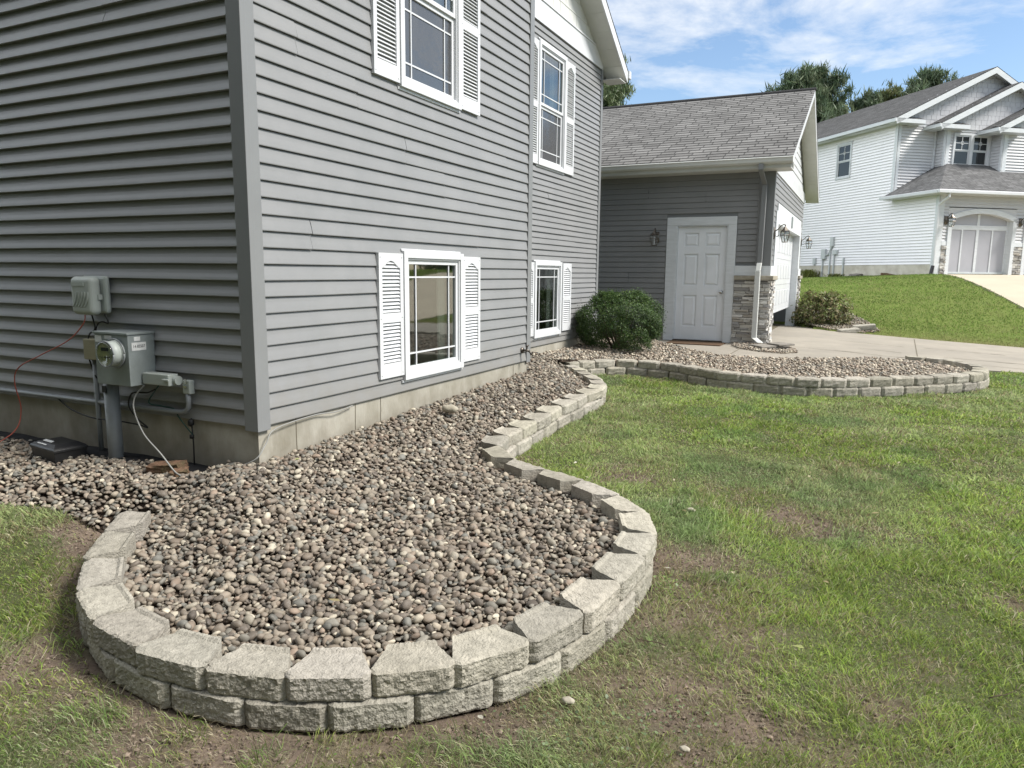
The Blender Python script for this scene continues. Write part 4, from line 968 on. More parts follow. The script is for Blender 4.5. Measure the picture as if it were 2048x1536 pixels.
mm = MB(); mm.box(-.66, -.60, -.155, -.136, .838, .848); mm.build('hasp', M_tel, ob); mm = MB(); mm.cyl((-.885, -.09, .835), (-.8655, -.09, .835), .04, 16); mm.build('fitting', M_tel, ob); mm = MB(); mm.cyl((-.6195, -.08, .835), (-.59, -.08, .835), .03, 16); mm.build('fitting', M_tel, ob)
m = MB(); m.box(-.585, -.52, -.06, -.017, .745, .835); ob = tagm(m, 'disconnect_box', M_tel, 'small grey box above the conduit elbow near the house corner', 'junction box', bev=.006)
mm = MB(); mm.box(-.57, -.535, -.07, -.061, .79, .80); mm.box(-.56, -.54, -.065, -.061, .815, .845); mm.build('latch', M_chrome, ob)
m = MB(); m.tube([(-.552, -.045, .744), (-.552, -.045, .69), (-.557, -.045, .655), (-.58, -.045, .628), (-.62, -.045, .618), (-.68, -.045, .616), (-1.2, -.045, .614), (-3.6, -.045, .611)], .0165, 12); tagm(m, 'conduit', M_pvc, 'long horizontal grey conduit running along the siding bottom', 'conduit', True)
cable('cable', [(-1.42, -.12, 1.235), (-1.45, -.12, 1.17), (-1.60, -.14, 1.05), (-1.95, -.14, .92), (-2.2, -.14, .82), (-2.28, -.13, .70), (-2.25, -.12, .5), (-2.22, -.2, .35), (-2.36, -.34, .22)], .0042, M_red, 'red cable hanging from the rounded utility box to the ground')
cable('cable', [(-.86, -.13, .79), (-.93, -.15, .71), (-.92, -.17, .62), (-.80, -.2, .48), (-.60, -.24, .38), (-.44, -.28, .30), (-.36, -.30, .285)], .005, M_wht_cable, 'pale grey cable curving from the meter down to the pebbles')
cable('cable', [(-1.41, -.08, 1.235), (-1.40, -.07, 1.14), (-1.47, -.07, 1.09), (-1.50, -.07, .98), (-1.475, -.06, .85), (-1.44, -.06, .79)], .0055, M_blk_cable, 'black cable looping from the rounded box past the tan box')
cable('cable', [(-1.30, -.06, 1.24), (-1.27, -.06, 1.18), (-1.32, -.07, 1.19), (-1.39, -.06, 1.16), (-1.43, -.06, 1.07)], .005, M_blk_cable, 'short black cable arc above the tan box')
cable('cable', [(-1.95, -.03, .60), (-1.75, -.05, .53), (-1.5, -.06, .495), (-1.25, -.06, .50), (-1.0, -.08, .50), (-.92, -.08, .49), (-1.02, -.08, .545), (-1.08, -.09, .63), (-1.02, -.1, .72), (-.90, -.08, .73), (-.82, -.08, .76)], .0055, M_blk_cable, 'black cable sagging across the foundation below the meter')
cable('cable', [(-.80, -.06, .79), (-.93, -.05, .66), (-.82, -.04, .64), (-.70, -.04, .63), (-.66, -.04, .58), (-.60, -.03, .51), (-.55, -.03, .47)], .004, M_grn_cable, 'thin dark green wires beside the meter conduit')
m = MB(); m.tube([(-.555, -.03, .58), (-.553, -.025, .4), (-.552, -.03, .22)], .005, 6); m.tube([(-.555, -.035, .575), (-.555, -.035, .565), (-.555, -.035, .535), (-.555, -.035, .525)], [.006, .02, .02, .006], 10); m.tube([(-.553, -.035, .47), (-.553, -.035, .445)], .015, 8)
tagm(m, 'ground_rod', M_blk_cable, 'thin black ground wire and clamps against the foundation', 'ground wire', True)
# bait station
b_ = root('bait_station', (-1.62, -.27, .24), 'low black plastic box with a white label on the pebbles', 'bait box')
rot = R(-8)
def rp(x, y, z): return (-1.60+x*math.cos(rot)-y*math.sin(rot), -.26+x*math.sin(rot)+y*math.cos(rot), z)
m = MB(); lo = [(-.15,-.10),(.15,-.10),(.15,.09),(-.15,.09)]; k = len(m.v)
for s_, z in ((1, .20), (1.12, .315), (1.17, .316), (1.17, .332), (1.10, .342), (.78, .362)): m.v += [rp(x*s_, y*s_, z) for x, y in lo]
for i in range(5): m.f += [(k+4*i+j, k+4*i+(j+1) % 4, k+4*i+4+(j+1) % 4, k+4*i+4+j) for j in range(4)]
m.f += [(k+20, k+21, k+22, k+23), (k+3, k+2, k+1, k)]
m.build('box_body', M_dark, b_, bev=.006)
m = MB(); m.prism([rp(-.10, -.098, .351), rp(.02, -.098, .351), rp(.02, -.04, .3655), rp(-.10, -.04, .3655)], (0, 0, .002)); m.build('label_sticker', M_label, b_)
m = MB()
for i in range(5): m.quad(rp(-.075, -.078+i*.011, .3328+i*.0012), rp(.015-.01*(i % 2), -.078+i*.011, .3328+i*.0012), rp(.015-.01*(i % 2), -.074+i*.011, .3333+i*.0012), rp(-.075, -.074+i*.011, .3333+i*.0012))
# black edging strip by the foundation
m = MB(); n = 50; pr_ = None
for i in range(n+1):
    x = -4+3.75*i/n; o_ = .02*math.sin(i*1.7)+random.uniform(-.012, .012)
    cur = [(x, -.001, .262+.004*math.sin(i)), (x, -.17+o_, .255+random.uniform(-.01, .01)), (x, -.19+o_, .235)]
    if pr_: m.quad(pr_[0], cur[0], cur[1], pr_[1]); m.quad(pr_[1], cur[1], cur[2], pr_[2])
    pr_ = cur
o = m.build('landscape_fabric', M_void, None); tag(o, 'black landscape fabric exposed along the shaded foundation', 'landscape fabric')
def rough_box(name, c, size, rz, m_, label, cat, seed, amp=.01, group=None):
    bm = bmesh.new(); bmesh.ops.create_cube(bm, size=1); bmesh.ops.subdivide_edges(bm, edges=bm.edges[:], cuts=5, use_grid_fill=True)
    r = random.Random(seed)
    for v in bm.verts:
        k = max(abs(v.co.x), abs(v.co.y), abs(v.co.z)); L = v.co.length; sph = v.co.normalized()*.56 if L > 0 else v.co
        v.co = v.co.lerp(sph, .13)
        v.co = Vector((v.co.x*size[0]+r.uniform(-amp, amp)*.6, v.co.y*size[1]+r.uniform(-amp, amp)*.6, v.co.z*size[2]+r.uniform(-amp, amp)*.5))
    me = bpy.data.meshes.new(name); bm.to_mesh(me); bm.free(); me.materials.append(m_)
    if m_ is M_block:
        ca = me.color_attributes.new('tint', 'FLOAT_COLOR', 'POINT'); ca.data.foreach_set('color', np.ones(len(me.vertices)*4, dtype=np.float32))
    o = bpy.data.objects.new(name, me); COL.objects.link(o); o.location = c; o.rotation_euler = (R(4), R(-6), rz); tag(o, label, cat, group); return o
rough_box('brick', (-.60, -.20, .27), (.24, .11, .085), R(14), M_brick, 'mossy brown brick lying on the pebbles against the foundation', 'brick', 1, .007)
rough_box('brick', (-.44, -.235, .262), (.10, .10, .075), R(40), M_brick, 'broken reddish brick end beside the mossy brick', 'brick', 2, .012)
rk, Fr = ico(3); rs = rk*np.array([.075, .055, .035])*(1+.08*np.sin(rk[:, :1]*5+rk[:, 1:2]*4)); 
o = fast('stone', rs, Fr, M_cap, None, True); o.location = (.34, 1.80, .42); tag(o, 'large pale rounded stone among the brown pebbles below the near window', 'stone')
o = fast('pebble', rs*.24, Fr, M_cap, None, True); o.location = (2.96, -1.12, float(gz(2.96, -1.12))+.012); tag(o, 'white oval pebble on the bare soil at bottom right', 'pebble')
o = fast('pebble', rs*.42, Fr, M_cap, None, True); o.location = (2.49, 1.15, float(gz(2.49, 1.15))+.02); tag(o, 'pale pebble in the grass just outside the rounded wall', 'pebble')
o = fast('pebble', rs*.34, Fr, M_cap, None, True); o.location = (2.52, -1.05, float(gz(2.52, -1.05))+.02); tag(o, 'small tan stone in the worn grass below the wall', 'pebble')
rough_box('paver', (3.12, 14.3, .345), (.42, .26, .09), R(20), M_block, 'loose pale block lying flat near the driveway edge, the lower one', 'paving block', 4, .006)
rough_box('paver', (3.42, 14.62, .42), (.46, .26, .10), R(8), M_block, 'loose pale block resting higher behind the lower block', 'paving block', 5, .006)
rough_box('rock', tuple(nbw(-.25, 3.4))+(1.50,), (.55, .3, .22), R(60), M_slat, 'grey landscape rock against the white house foundation', 'rock', 6, .03)
rough_box('rock', tuple(nbw(-.25, 1.75))+(1.56,), (.6, .2, .14), R(120), M_brick, 'flat reddish rock against the white house foundation', 'rock', 7, .02)
# ------------------------------------------------------------------ grass
excl = [bedA, bedLeft, bedB, APRON, nbDrive, nbFoot, bush2, [(-9,0),(0,0),(0,8.1),(-9,8.1)], [(-5,9.9),(1.9,9.9),(1.9,16.2),(-5,16.2)]]
def lawn_points(N, r0, r1, power, seed, az0=-58, az1=18):
    r = np.random.default_rng(seed); u = r.random(N); p = 2-power
    rad = (r0**p+(r1**p-r0**p)*u)**(1/p); az = R(az0)+(R(az1)-R(az0))*r.random(N)
    x = CAM.x+np.sin(az)*rad; y = CAM.y+np.cos(az)*rad; k = np.ones(N, bool)
    for P in excl: k &= ~inpoly(x, y, P)
    k &= dpath(x, y, PA) > .014; k &= dpath(x, y, PB) > .02
    return x[k], y[k], rad[k], r
def blades(name, x, y, rad, r, hgt, wid, lean, cols, label, segs=2, parent=None):
    N = len(x); z = gz(x, y)-.004; a = r.uniform(0, 2*np.pi, N)
    cl = fbm(x*1.6, y*1.6, 55, 3); ln = lean*(0.3+r.random(N)*1.2); dirn = a*1.0+cl*3
    h = hgt*(.45+.9*r.random(N)); w = wid*(.7+.6*r.random(N))
    dx, dy = np.cos(dirn), np.sin(dirn); px, py = -np.sin(a), np.cos(a)
    V = np.empty((N, 5, 3)); mx_, mz = .42*ln*h, h*.62*np.sqrt(np.clip(1-(ln*.5)**2, .1, 1)); tx_, tz = ln*h, h*np.sqrt(np.clip(1-(ln*.75)**2, .05, 1))*.92
    V[:, 0] = np.stack([x-px*w, y-py*w, z], -1); V[:, 1] = np.stack([x+px*w, y+py*w, z], -1)
    V[:, 2] = np.stack([x-px*w*.8+dx*mx_, y-py*w*.8+dy*mx_, z+mz], -1); V[:, 3] = np.stack([x+px*w*.8+dx*mx_, y+py*w*.8+dy*mx_, z+mz], -1)
    V[:, 4] = np.stack([x+dx*tx_, y+dy*tx_, z+tz], -1)
    Fb = np.array([[0, 1, 3], [0, 3, 2], [2, 3, 4]]); Fa = (Fb[None]+(np.arange(N)*5)[:, None, None]).reshape(-1, 3)
    C = np.repeat(cols[:, None, :], 5, 1).reshape(-1, 3)
    o = fast(name, V.reshape(-1, 3), Fa, M_blade, C, False, parent)
    if parent is None: tag(o, label, 'grass', kind='stuff')
    return o
GREEN = np.array([[.31,.37,.10],[.25,.33,.09],[.38,.42,.13],[.34,.38,.19],[.20,.27,.08]])
STRAW = np.array([[.50,.43,.26],[.38,.31,.18],[.62,.56,.40]])
def grass_cols(x, y, r, bm_):
    N = len(x); c = GREEN[r.integers(0, len(GREEN), N)]; n = fbm(x*1.3, y*1.3, 61, 4); n2 = fbm(x*4, y*4, 63, 3)
    lush = sm(.45, .7, n)[:, None]; dry = np.clip(.16+.5*sm(.5, .75, n2)+.6*bm_+.1*sm(.55, .35, n), 0, .85)
    c = c*(1+.35*lush)*np.array([1, 1, .95]); st = STRAW[r.integers(0, 3, N)]
    pale = np.array([.46,.48,.29]); c = c+(pale-c)*(sm(.4,.7,fbm(x*.9+9, y*.9, 67, 3))*.6)[:, None]
    k = r.random(N) < dry*.6; c = np.where(k[:, None], st*.8, c)
    dk = np.array([.16,.27,.12]); c = c+(dk-c)*(sm(.58,.74,fbm(x*2.1+4, y*2.1, 69, 3))*.4)[:, None]
    c = np.where(k[:, None], c, c*np.array([.86, .93, .84])); return c*r.uniform(.5, 1.5, (N, 1))
x, y, rad, r = lawn_points(950000, 1.3, 15, 1.2, 21, -66, 26)
bm_ = bare(x, y); edge = sm(0, .12, np.minimum(dpath(x, y, PA), dpath(x, y, PB))); keep = r.random(len(x)) < (1-.88*np.clip(bm_, 0, 1)**.8)
x, y, rad, bm_ = x[keep], y[keep], rad[keep], bm_[keep]
tuft = fbm(x*5, y*5, 71, 3)
blades('grass', x, y, rad, r, .024+.036*sm(.35, .7, tuft), np.maximum(.0016, .0006*rad), 1.1, grass_cols(x, y, r, bm_), 'patchy green lawn grass with straw coloured thatch')
# dead thatch lying on the worn places
x, y, rad, r = lawn_points(230000, 1.3, 9, 1.4, 23, -66, 26); bm_ = bare(x, y)
keep = r.random(len(x)) < .25+.6*np.clip(bm_*2, 0, 1)*(1-bm_*.6); x, y, rad = x[keep], y[keep], rad[keep]
blades('dry_thatch', x, y, rad, r, .035, np.maximum(.0008, .0003*rad), 1.3, (STRAW*.72)[r.integers(0, 3, len(x))]*r.uniform(.6, 1.2, (len(x), 1)), 'dry straw coloured thatch lying between the grass blades')
# mown lawn of the neighbouring plot
r = np.random.default_rng(29); N = 170000; x = r.uniform(-4, 16, N); y = 13.2+r.random(N)**1.15*17; k = np.ones(N, bool)
for P in excl: k &= ~inpoly(x, y, P)
x, y = x[k], y[k]; n = fbm(x*.5, y*2.0, 81, 4); n2 = fbm(x*3, y*3, 83, 3)
st_ = fbm((x*.78+y*.62)*.35, (y*.78-x*.62)*2.6, 85, 3)
c = np.array([.20,.29,.07])*(.55+.6*n+.45*(st_-.4))[:, None]*r.uniform(.8, 1.2, (len(x), 1)); c = np.where((r.random(len(x)) < .12*n2+.02)[:, None], np.array([.2,.2,.08]), c)
yl = np.array([.34,.31,.15]); c = c+(yl-c)*np.clip(sm(15.6, 13.6, y)*.7+.4*sm(.55, .8, n2), 0, .8)[:, None]
blades('grass', x, y, x*0, r, .05+0*x, .009+0*x, .8, c, 'even bright green mown lawn rising to the white house')
r = np.random.default_rng(37); N = 120000; x = r.uniform(-1.4, 5, N); y = r.uniform(-2.4, 3.5, N); b_m = bare(x, y)
k = (r.random(N) < b_m*1.1) & ~inpoly(x, y, bedA) & ~inpoly(x, y, bedLeft) & (dpath(x, y, PA) > .012); x, y = x[k], y[k]; Vi, Fi = ico(1)
sz = r.gamma(2.2, .0016, len(x)).clip(.0015, .013); N = len(x); D = 1+r.normal(0, .16, (N, len(Vi), 1)); V = Vi[None]*D*sz[:, None, None]*np.array([1, 1, .7]); a = r.uniform(0, 6.28, N)
V = np.stack([V[..., 0]*np.cos(a)[:, None]-V[..., 1]*np.sin(a)[:, None], V[..., 0]*np.sin(a)[:, None]+V[..., 1]*np.cos(a)[:, None], V[..., 2]], -1)+np.stack([x, y, gz(x, y)-.008*bare(x, y)], -1)[:, None]
c = np.repeat((np.array([.19,.15,.12])*r.uniform(.6, 1.4, (N, 1)))[:, None], len(Vi), 1).reshape(-1, 3)
o = fast('soil_clods', V.reshape(-1, 3), (Fi[None]+(np.arange(N)*len(Vi))[:, None, None]).reshape(-1, 3), M_ground, c, False); tag(o, 'loose brown soil crumbs on the bare patches of lawn', kind='stuff')
# clover weeds and fallen leaves near the wall
r = np.random.default_rng(33); V = []; Fq = []; C = []
for (cx, cy, n, s, col) in ((2.62, -1.22, 160, .16, (.11,.15,.07)), (2.86, -1.0, 80, .1, (.13,.17,.08)), (2.2, -1.78, 90, .12, (.07,.11,.03)), (3.35, 1.6, 60, .12, (.09,.14,.04)), (2.6, .05, 60, .07, (.12,.19,.05))):
    for i in range(n):
        x_, y_ = cx+r.normal(0, s), cy+r.normal(0, s)
        if inpoly(np.array([x_]), np.array([y_]), PA+[(0, 5)])[0]: continue
        z_ = float(gz(x_, y_))+r.uniform(.01, .03); rr = r.uniform(.003, .007); k = len(V); a = r.uniform(0, 6.3); tl = r.normal(0, .35, 2)
        for j in range(6): q = a+j*math.pi/3; V.append((x_+rr*math.cos(q), y_+rr*math.sin(q), z_+tl[0]*rr*math.cos(q)+tl[1]*rr*math.sin(q)))
        Fq += [[k, k+1, k+2], [k, k+2, k+3], [k, k+3, k+4], [k, k+4, k+5]]; cc = np.array(col)*r.uniform(.7, 1.4); C += [cc]*6
o = fast('clover_weeds', np.array(V), np.array(Fq), M_leaf, np.array(C)); tag(o, 'small round leaved weeds in the worn grass beside the wall', 'weeds', kind='stuff')
V = []; Fq = []; C = []
for i in range(75):
    x_, y_ = r.uniform(.2, 5.2), r.uniform(-2.2, 5)
    if inpoly(np.array([x_]), np.array([y_]), bedA)[0] and r.random() < .8: continue
    inA = inpoly(np.array([x_]), np.array([y_]), bedA)[0]
    z_ = float(surfA(np.array([x_]), np.array([y_]))[0])+.04 if inA else float(gz(x_, y_))+.035
    L, w, a = r.uniform(.012, .03), r.uniform(.005, .011), r.uniform(0, 6.3); k = len(V); ca, sa = math.cos(a), math.sin(a)
    for (u, v, q) in ((-L, 0, 0), (-L*.3, w, .004), (L*.5, w*.8, .006), (L, 0, 0), (L*.4, -w, .003), (-L*.3, -w, .002)): V.append((x_+u*ca-v*sa, y_+u*sa+v*ca, z_+q+r.uniform(0, .006)))
    Fq += [[k, k+1, k+2], [k, k+2, k+3], [k, k+3, k+4], [k, k+4, k+5]]; cc = np.array([(.42,.38,.25), (.30,.25,.13), (.5,.48,.4), (.28,.3,.12)][i % 4])*r.uniform(.7, 1.2); C += [cc]*6
o = fast('fallen_leaves', np.array(V), np.array(Fq), M_leaf, np.array(C)); tag(o, 'tiny dry leaves scattered over lawn and pebbles', 'leaves', kind='stuff')
m = MB()
for (x0, y0, a, L) in ((3.45, 1.05, 1.3, .12), (.18, -1.62, 2.4, .22), (3.0, .1, .4, .16), (1.0, -2.0, 1.9, .15), (2.75, -.55, 2.9, .2), (3.9, -.4, .9, .18)):
    pts = [(x0+L*t/5*math.cos(a)+.008*math.sin(t*2), y0+L*t/5*math.sin(a)+.01*math.cos(t*1.3), float(gz(x0, y0))+.03+.006*math.sin(t*1.5)) for t in range(6)]; m.tube(pts, [.0025, .0024, .002, .0018, .0012, .0008], 5)
o = m.build('twigs', M_bark, None, True); tag(o, 'thin dead stems lying on the grass', 'twigs', kind='stuff')

# ------------------------------------------------------------------ shrubs and trees
def leaf_cloud(P, Nrm, size, asp, r, cols):
    """oval leaves (4 tri fan) at points P facing roughly Nrm"""
    N = len(P); n = Nrm+r.normal(0, .55, (N, 3)); n /= np.linalg.norm(n, axis=1)[:, None]
    t = np.cross(n, r.normal(size=(N, 3))); t /= np.linalg.norm(t, axis=1)[:, None]+1e-9; b = np.cross(n, t)
    s = size*(.6+.8*r.random(N)); V = np.empty((N, 6, 3))
    for j, (u, v, k) in enumerate(((-1, 0, 0), (-.3, asp, .1), (.5, asp*.8, .12), (1, 0, 0), (.5, -asp*.8, .12), (-.3, -asp, .1))):
        V[:, j] = P+t*(u*s)[:, None]+b*(v*s)[:, None]+n*(k*s)[:, None]
    Fb = np.array([[0, 1, 2], [0, 2, 3], [0, 3, 4], [0, 4, 5]]); Fa = (Fb[None]+(np.arange(N)*6)[:, None, None]).reshape(-1, 3)
    return V.reshape(-1, 3), Fa, np.repeat(cols[:, None, :], 6, 1).reshape(-1, 3)
def shrub(name, c, rad, N, size, pal, label, seed, rough=.12, sparse=0.0, flat=None, asp=.5):
    r = np.random.default_rng(seed); t = root(name, c, label, 'shrub')
    d = r.normal(size=(N, 3)); d /= np.linalg.norm(d, axis=1)[:, None]; d[:, 2] = np.where(d[:, 2] < -.75, -d[:, 2], d[:, 2])
    lump = 1+rough*(fbm(d[:, 0]*2.6+7, d[:, 1]*2.6+d[:, 2]*3.1, seed, 3)-.5)*2.2+rough*.5*(fbm(d[:, 0]*8+7, d[:, 1]*8+d[:, 2]*9, seed+5, 2)-.5)
    depth = 1-np.abs(r.normal(0, .13+sparse, N)); stray = r.random(N) < .04; depth = np.where(stray, 1+r.random(N)*.11, depth)
    P = d*lump[:, None]*depth[:, None]*np.array(rad)
    if flat: P[:, 0] = np.maximum(P[:, 0], flat-c[0]+.03)
    hole = fbm(P[:, 0]*9+3, P[:, 1]*5+P[:, 2]*9, seed+9, 2) < .31+sparse*.3
    P = P[~hole]; d = d[~hole]; n = len(P)
    cols = np.array(pal)[r.integers(0, len(pal), n)]*r.uniform(.65, 1.35, (n, 1))
    cols = cols*(1+.25*np.clip(d[:, 2:3], 0, 1))    # leaf colour lighter towards the top
    V, Fa, C = leaf_cloud(P, d*.7+np.array([0, 0, .5]), size, asp, r, cols); fast('foliage', V, Fa, M_leaf, C, False, t)
    m = MB()
    for i in range(26):
        q = d[r.integers(0, n)]; q = np.array([q[0], q[1], abs(q[2])*.9+.05]); e = q*np.array(rad)*.88
        if flat: e[0] = max(e[0], flat-c[0]+.05)
        m.tube([(c[0]+r.normal(0, .04), c[1]+r.normal(0, .04), c[2]-rad[2]), (c[0]+e[0]*.4, c[1]+e[1]*.4, c[2]-rad[2]*.45+e[2]*.2), (c[0]+e[0], c[1]+e[1], c[2]+e[2])], [.014, .008, .003], 5)
    m.build('stems', M_bark, t); return t
shrub('boxwood_shrub', (.06, 7.33, .81), (.66, .60, .49), 62000, .0100, [(.04,.078,.018),(.055,.10,.022),(.028,.06,.014),(.085,.13,.03),(.035,.07,.018)], 'dense rounded dark green shrub at the house corner before the garage wall', 41, .13, flat=-.58)
shrub('spirea_shrub', (2.52, 15.4, .68), (.66, .62, .50), 7000, .03, [(.12,.15,.045),(.15,.16,.06),(.09,.12,.03),(.20,.17,.08),(.12,.10,.05)], 'loose yellowing shrub beyond the overhead garage door', 42, .25, .12)
def tuft(name, c, label, seed, h=.35, n=120, spread=.35):
    r = np.random.default_rng(seed); V = []; Fq = []; C = []
    for i in range(n):
        a = r.uniform(0, 6.3); x0, y0 = c[0]+r.normal(0, spread*.3), c[1]+r.normal(0, spread*.3); dx, dy = math.cos(a)*spread*r.random(), math.sin(a)*spread*r.random(); w = .012; hh = h*r.uniform(.6, 1.1); k = len(V)
        px, py = -math.sin(a)*w, math.cos(a)*w
        V += [(x0-px, y0-py, c[2]), (x0+px, y0+py, c[2]), (x0+dx*.5-px, y0+dy*.5-py, c[2]+hh*.8), (x0+dx*.5+px, y0+dy*.5+py, c[2]+hh*.8), (x0+dx, y0+dy, c[2]+hh*.85)]
        Fq += [[k, k+1, k+3], [k, k+3, k+2], [k+2, k+3, k+4]]; C += [np.array([.2,.22,.06])*r.uniform(.6, 1.3)]*5
    o = fast(name, np.array(V), np.array(Fq), M_leaf, np.array(C)); tag(o, label, 'plant'); return o
p_ = nbw(-.3, 6.2); tuft('daylily_plant', (p_[0], p_[1], float(gz(*p_))), 'arching yellow green plant against the white house foundation', 51, .42, 220, .6)
p_ = nbw(-.25, 4.6); tuft('daylily_plant', (p_[0], p_[1], float(gz(*p_))), 'low green plant between the arching plant and the grey rock', 52, .18, 120, .5)
def pine(loc, h, rad, label, seed, N=9000, size=.15, crown0=.15, pal=None, name='pine_tree', sparse=1.0, trunk_r=.22):
    r = np.random.default_rng(seed); t = root(name, loc, label, 'tree', None); zb = loc[2]
    m = MB(); m.tube([(loc[0]+r.normal(0, .05)*k, loc[1]+r.normal(0, .05)*k, zb-.3+h*.97*k/6) for k in range(7)], [trunk_r*(1-k/6.6) for k in range(7)], 8); m.build('trunk', M_bark, t)
    tips = []; bm = MB()
    nb = int(95*sparse)
    for i in range(nb):
        f = crown0+(1-crown0)*(i+.5)/nb; z = h*f; env = rad*(math.sin(math.pi*min(1, (1-f)/(1-crown0)*.86+.14)*.62)**.9); L = env*r.uniform(.55, 1.12); a = i*2.4+r.normal(0, .4); up = r.uniform(.15, .6)
        b0 = np.array([0, 0, z*.97]); prev = b0; pts = [b0]
        for k in range(1, 6): s = k/5; pts.append(b0+np.array([math.cos(a)*L*s, math.sin(a)*L*s, up*L*s*s*.9-.05*L*s])+r.normal(0, .05*L, 3)*s)
        bm.tube([tuple(np.array(loc)+p) for p in pts], [.05*(1-k/6) for k in range(6)], 5)
        for k in range(2, 6):
            for q in range(5): tips.append((pts[k]+r.normal(0, .15*max(L, .7), 3)*np.array([1, 1, .8]), L))
    bm.build('limbs', M_bark, t)
    for _ in range(10): tips.append((np.array([r.normal(0, .15), r.normal(0, .15), h*r.uniform(.95, 1.02)]), .4))
    T = np.array([q[0] for q in tips]); per = max(4, N//len(T)); P = np.repeat(T, per, 0)
    dirs = r.normal(size=P.shape); dirs[:, 2] = np.abs(dirs[:, 2])*1.6+.35; dirs /= np.linalg.norm(dirs, axis=1)[:, None]
    L = size*1.25*(.8+1.0*r.random(len(P))); b = P+r.normal(0, .10, P.shape)*(rad/2.2)
    side = np.cross(dirs, r.normal(size=P.shape)); side /= np.linalg.norm(side, axis=1)[:, None]; w = (L*.10)[:, None]
    V = np.empty((len(P), 4, 3)); V[:, 0] = b-dirs*L[:, None]*.4; V[:, 1] = b+side*w; V[:, 3] = b-side*w; V[:, 2] = b+dirs*L[:, None]
    Fa = (np.array([[0, 1, 2, 3]])[None]+(np.arange(len(P))*4)[:, None, None]).reshape(-1, 4)
    pal = np.array(pal or [(.085,.125,.065),(.065,.10,.055),(.11,.15,.08),(.14,.17,.095)])
    ck = np.repeat(pal[r.integers(0, len(pal), len(T))], per, 0)*r.uniform(.7, 1.3, (len(P), 1))
    fast('crown', V.reshape(-1, 3), Fa, M_leaf, np.repeat(ck[:, None, :], 4, 1).reshape(-1, 3), False, t); return t
pine((-.15, 38.4, 1.3), 10.4, 3.1, 'broad dark pine standing behind the right end of the garage roof', 61, 90000, .17, .1)
pine((2.75, 40.8, 1.3), 9.5, 2.1, 'narrower pine between the broad pine and the neighbouring roof', 62, 50000, .17, .1)
pine((3.75, 41.5, 1.3), 10.1, 1.3, 'slim leafy tree just left of the feathery pine', 65, 14000, .15, .2, [(.12,.14,.055),(.15,.15,.06),(.09,.12,.045)])
pine((5.5, 42.8, 1.3), 10.8, 2.6, 'feathery pine top rising behind the white house roof', 63, 45000, .17, .2, sparse=.8)
pine((-7.1, 27.0, .5), 10.0, 2.1, 'light green pine beyond the grey house eave', 64, 40000, .12, .1, [(.13,.17,.08),(.16,.20,.10),(.09,.13,.06)])
pine((9.45, 43.6, 1.3), 9.6, 1.0, 'treetop tip at the right edge above the white gables', 66, 6000, .15, .2)
# unseen trees added: row behind camera shades house front, rest show in window glass
r = np.random.default_rng(90); Vt = []; Ct = []
spots = [(-27+3.0*i+r.uniform(-.6, .6), -10.0-1.5*(i % 2)+r.uniform(-.5, .5), r.uniform(12, 15)) for i in range(13)]+[(22+3.5*i, 40-5.5*i, r.uniform(8, 10)) for i in range(7)]
tm = MB()
for (x_, y_, h_) in spots:
    tm.tube([(x_, y_, -.3), (x_, y_, h_*.5), (x_, y_, h_*.9)], [.22, .15, .04], 7); n = 7500 if y_ < 0 else 3500
    f = r.random(n)**.8; rad_ = 2.7*(1-f*.6)*np.sqrt(r.random(n)); a = r.uniform(0, 6.28, n)
    P = np.stack([x_+rad_*np.cos(a), y_+rad_*np.sin(a), .6+(h_-.6)*f], -1)
    d = r.normal(size=P.shape); d /= np.linalg.norm(d, axis=1)[:, None]; e = np.cross(d, r.normal(size=P.shape)); e /= np.linalg.norm(e, axis=1)[:, None]
    q = np.stack([P-d*.28, P+e*.13, P+d*.28, P-e*.13], 1); Vt.append(q.reshape(-1, 3)); Ct.append(np.repeat(np.array([.05,.075,.03])*r.uniform(.6, 1.5, (n, 1)), 4, 0))
Vt = np.vstack(Vt); Ct = np.vstack(Ct)
o = fast('added_woodland', Vt, np.arange(len(Vt)).reshape(-1, 4), M_leaf, Ct); tag(o, 'woodland of dark evergreens out of view, one row to block sky, the rest reflected in the window glass', 'added_woodland', kind='stuff')
k = tm.build('trunks', M_bark, o); k['kind'] = 'stuff'

# ------------------------------------------------------------------ neighbouring white house
def NM(): return MB()
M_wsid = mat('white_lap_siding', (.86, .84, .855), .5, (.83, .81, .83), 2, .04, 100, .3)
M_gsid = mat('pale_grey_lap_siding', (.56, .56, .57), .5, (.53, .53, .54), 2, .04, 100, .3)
M_panel = mat('pale_grey_door_panel', (.40, .40, .43), .5, (.37, .37, .40), 2)
Nb = root('white_house', NB_O, 'white two storey house with stepped gables at the right, up the slope', 'house', None, NB_A)
NF = ((0, 0), (1, 0), (0, -1)); NS = ((0, 0), (0, 1), (-1, 0)); NU = ((0, 2.16), (1, 0), (0, -1)); NB1 = ((0, 1.75), (1, 0), (0, -1)); NB2 = ((0, 1.25), (1, 0), (0, -1))
NL1 = ((1.62, 1.75), (0, 1), (-1, 0)); NL2 = ((3.52, 1.25), (0, 1), (-1, 0))
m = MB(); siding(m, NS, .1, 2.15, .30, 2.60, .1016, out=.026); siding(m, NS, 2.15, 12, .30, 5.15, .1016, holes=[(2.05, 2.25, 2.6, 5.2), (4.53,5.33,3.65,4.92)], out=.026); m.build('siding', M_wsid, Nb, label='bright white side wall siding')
m = MB()
siding(m, NF, .22, 12, 1.05, 2.62, .1016, holes=[(.40, 3.10, 0, 2.12), (3.45, 6.3, 0, 2.12)], out=.022)
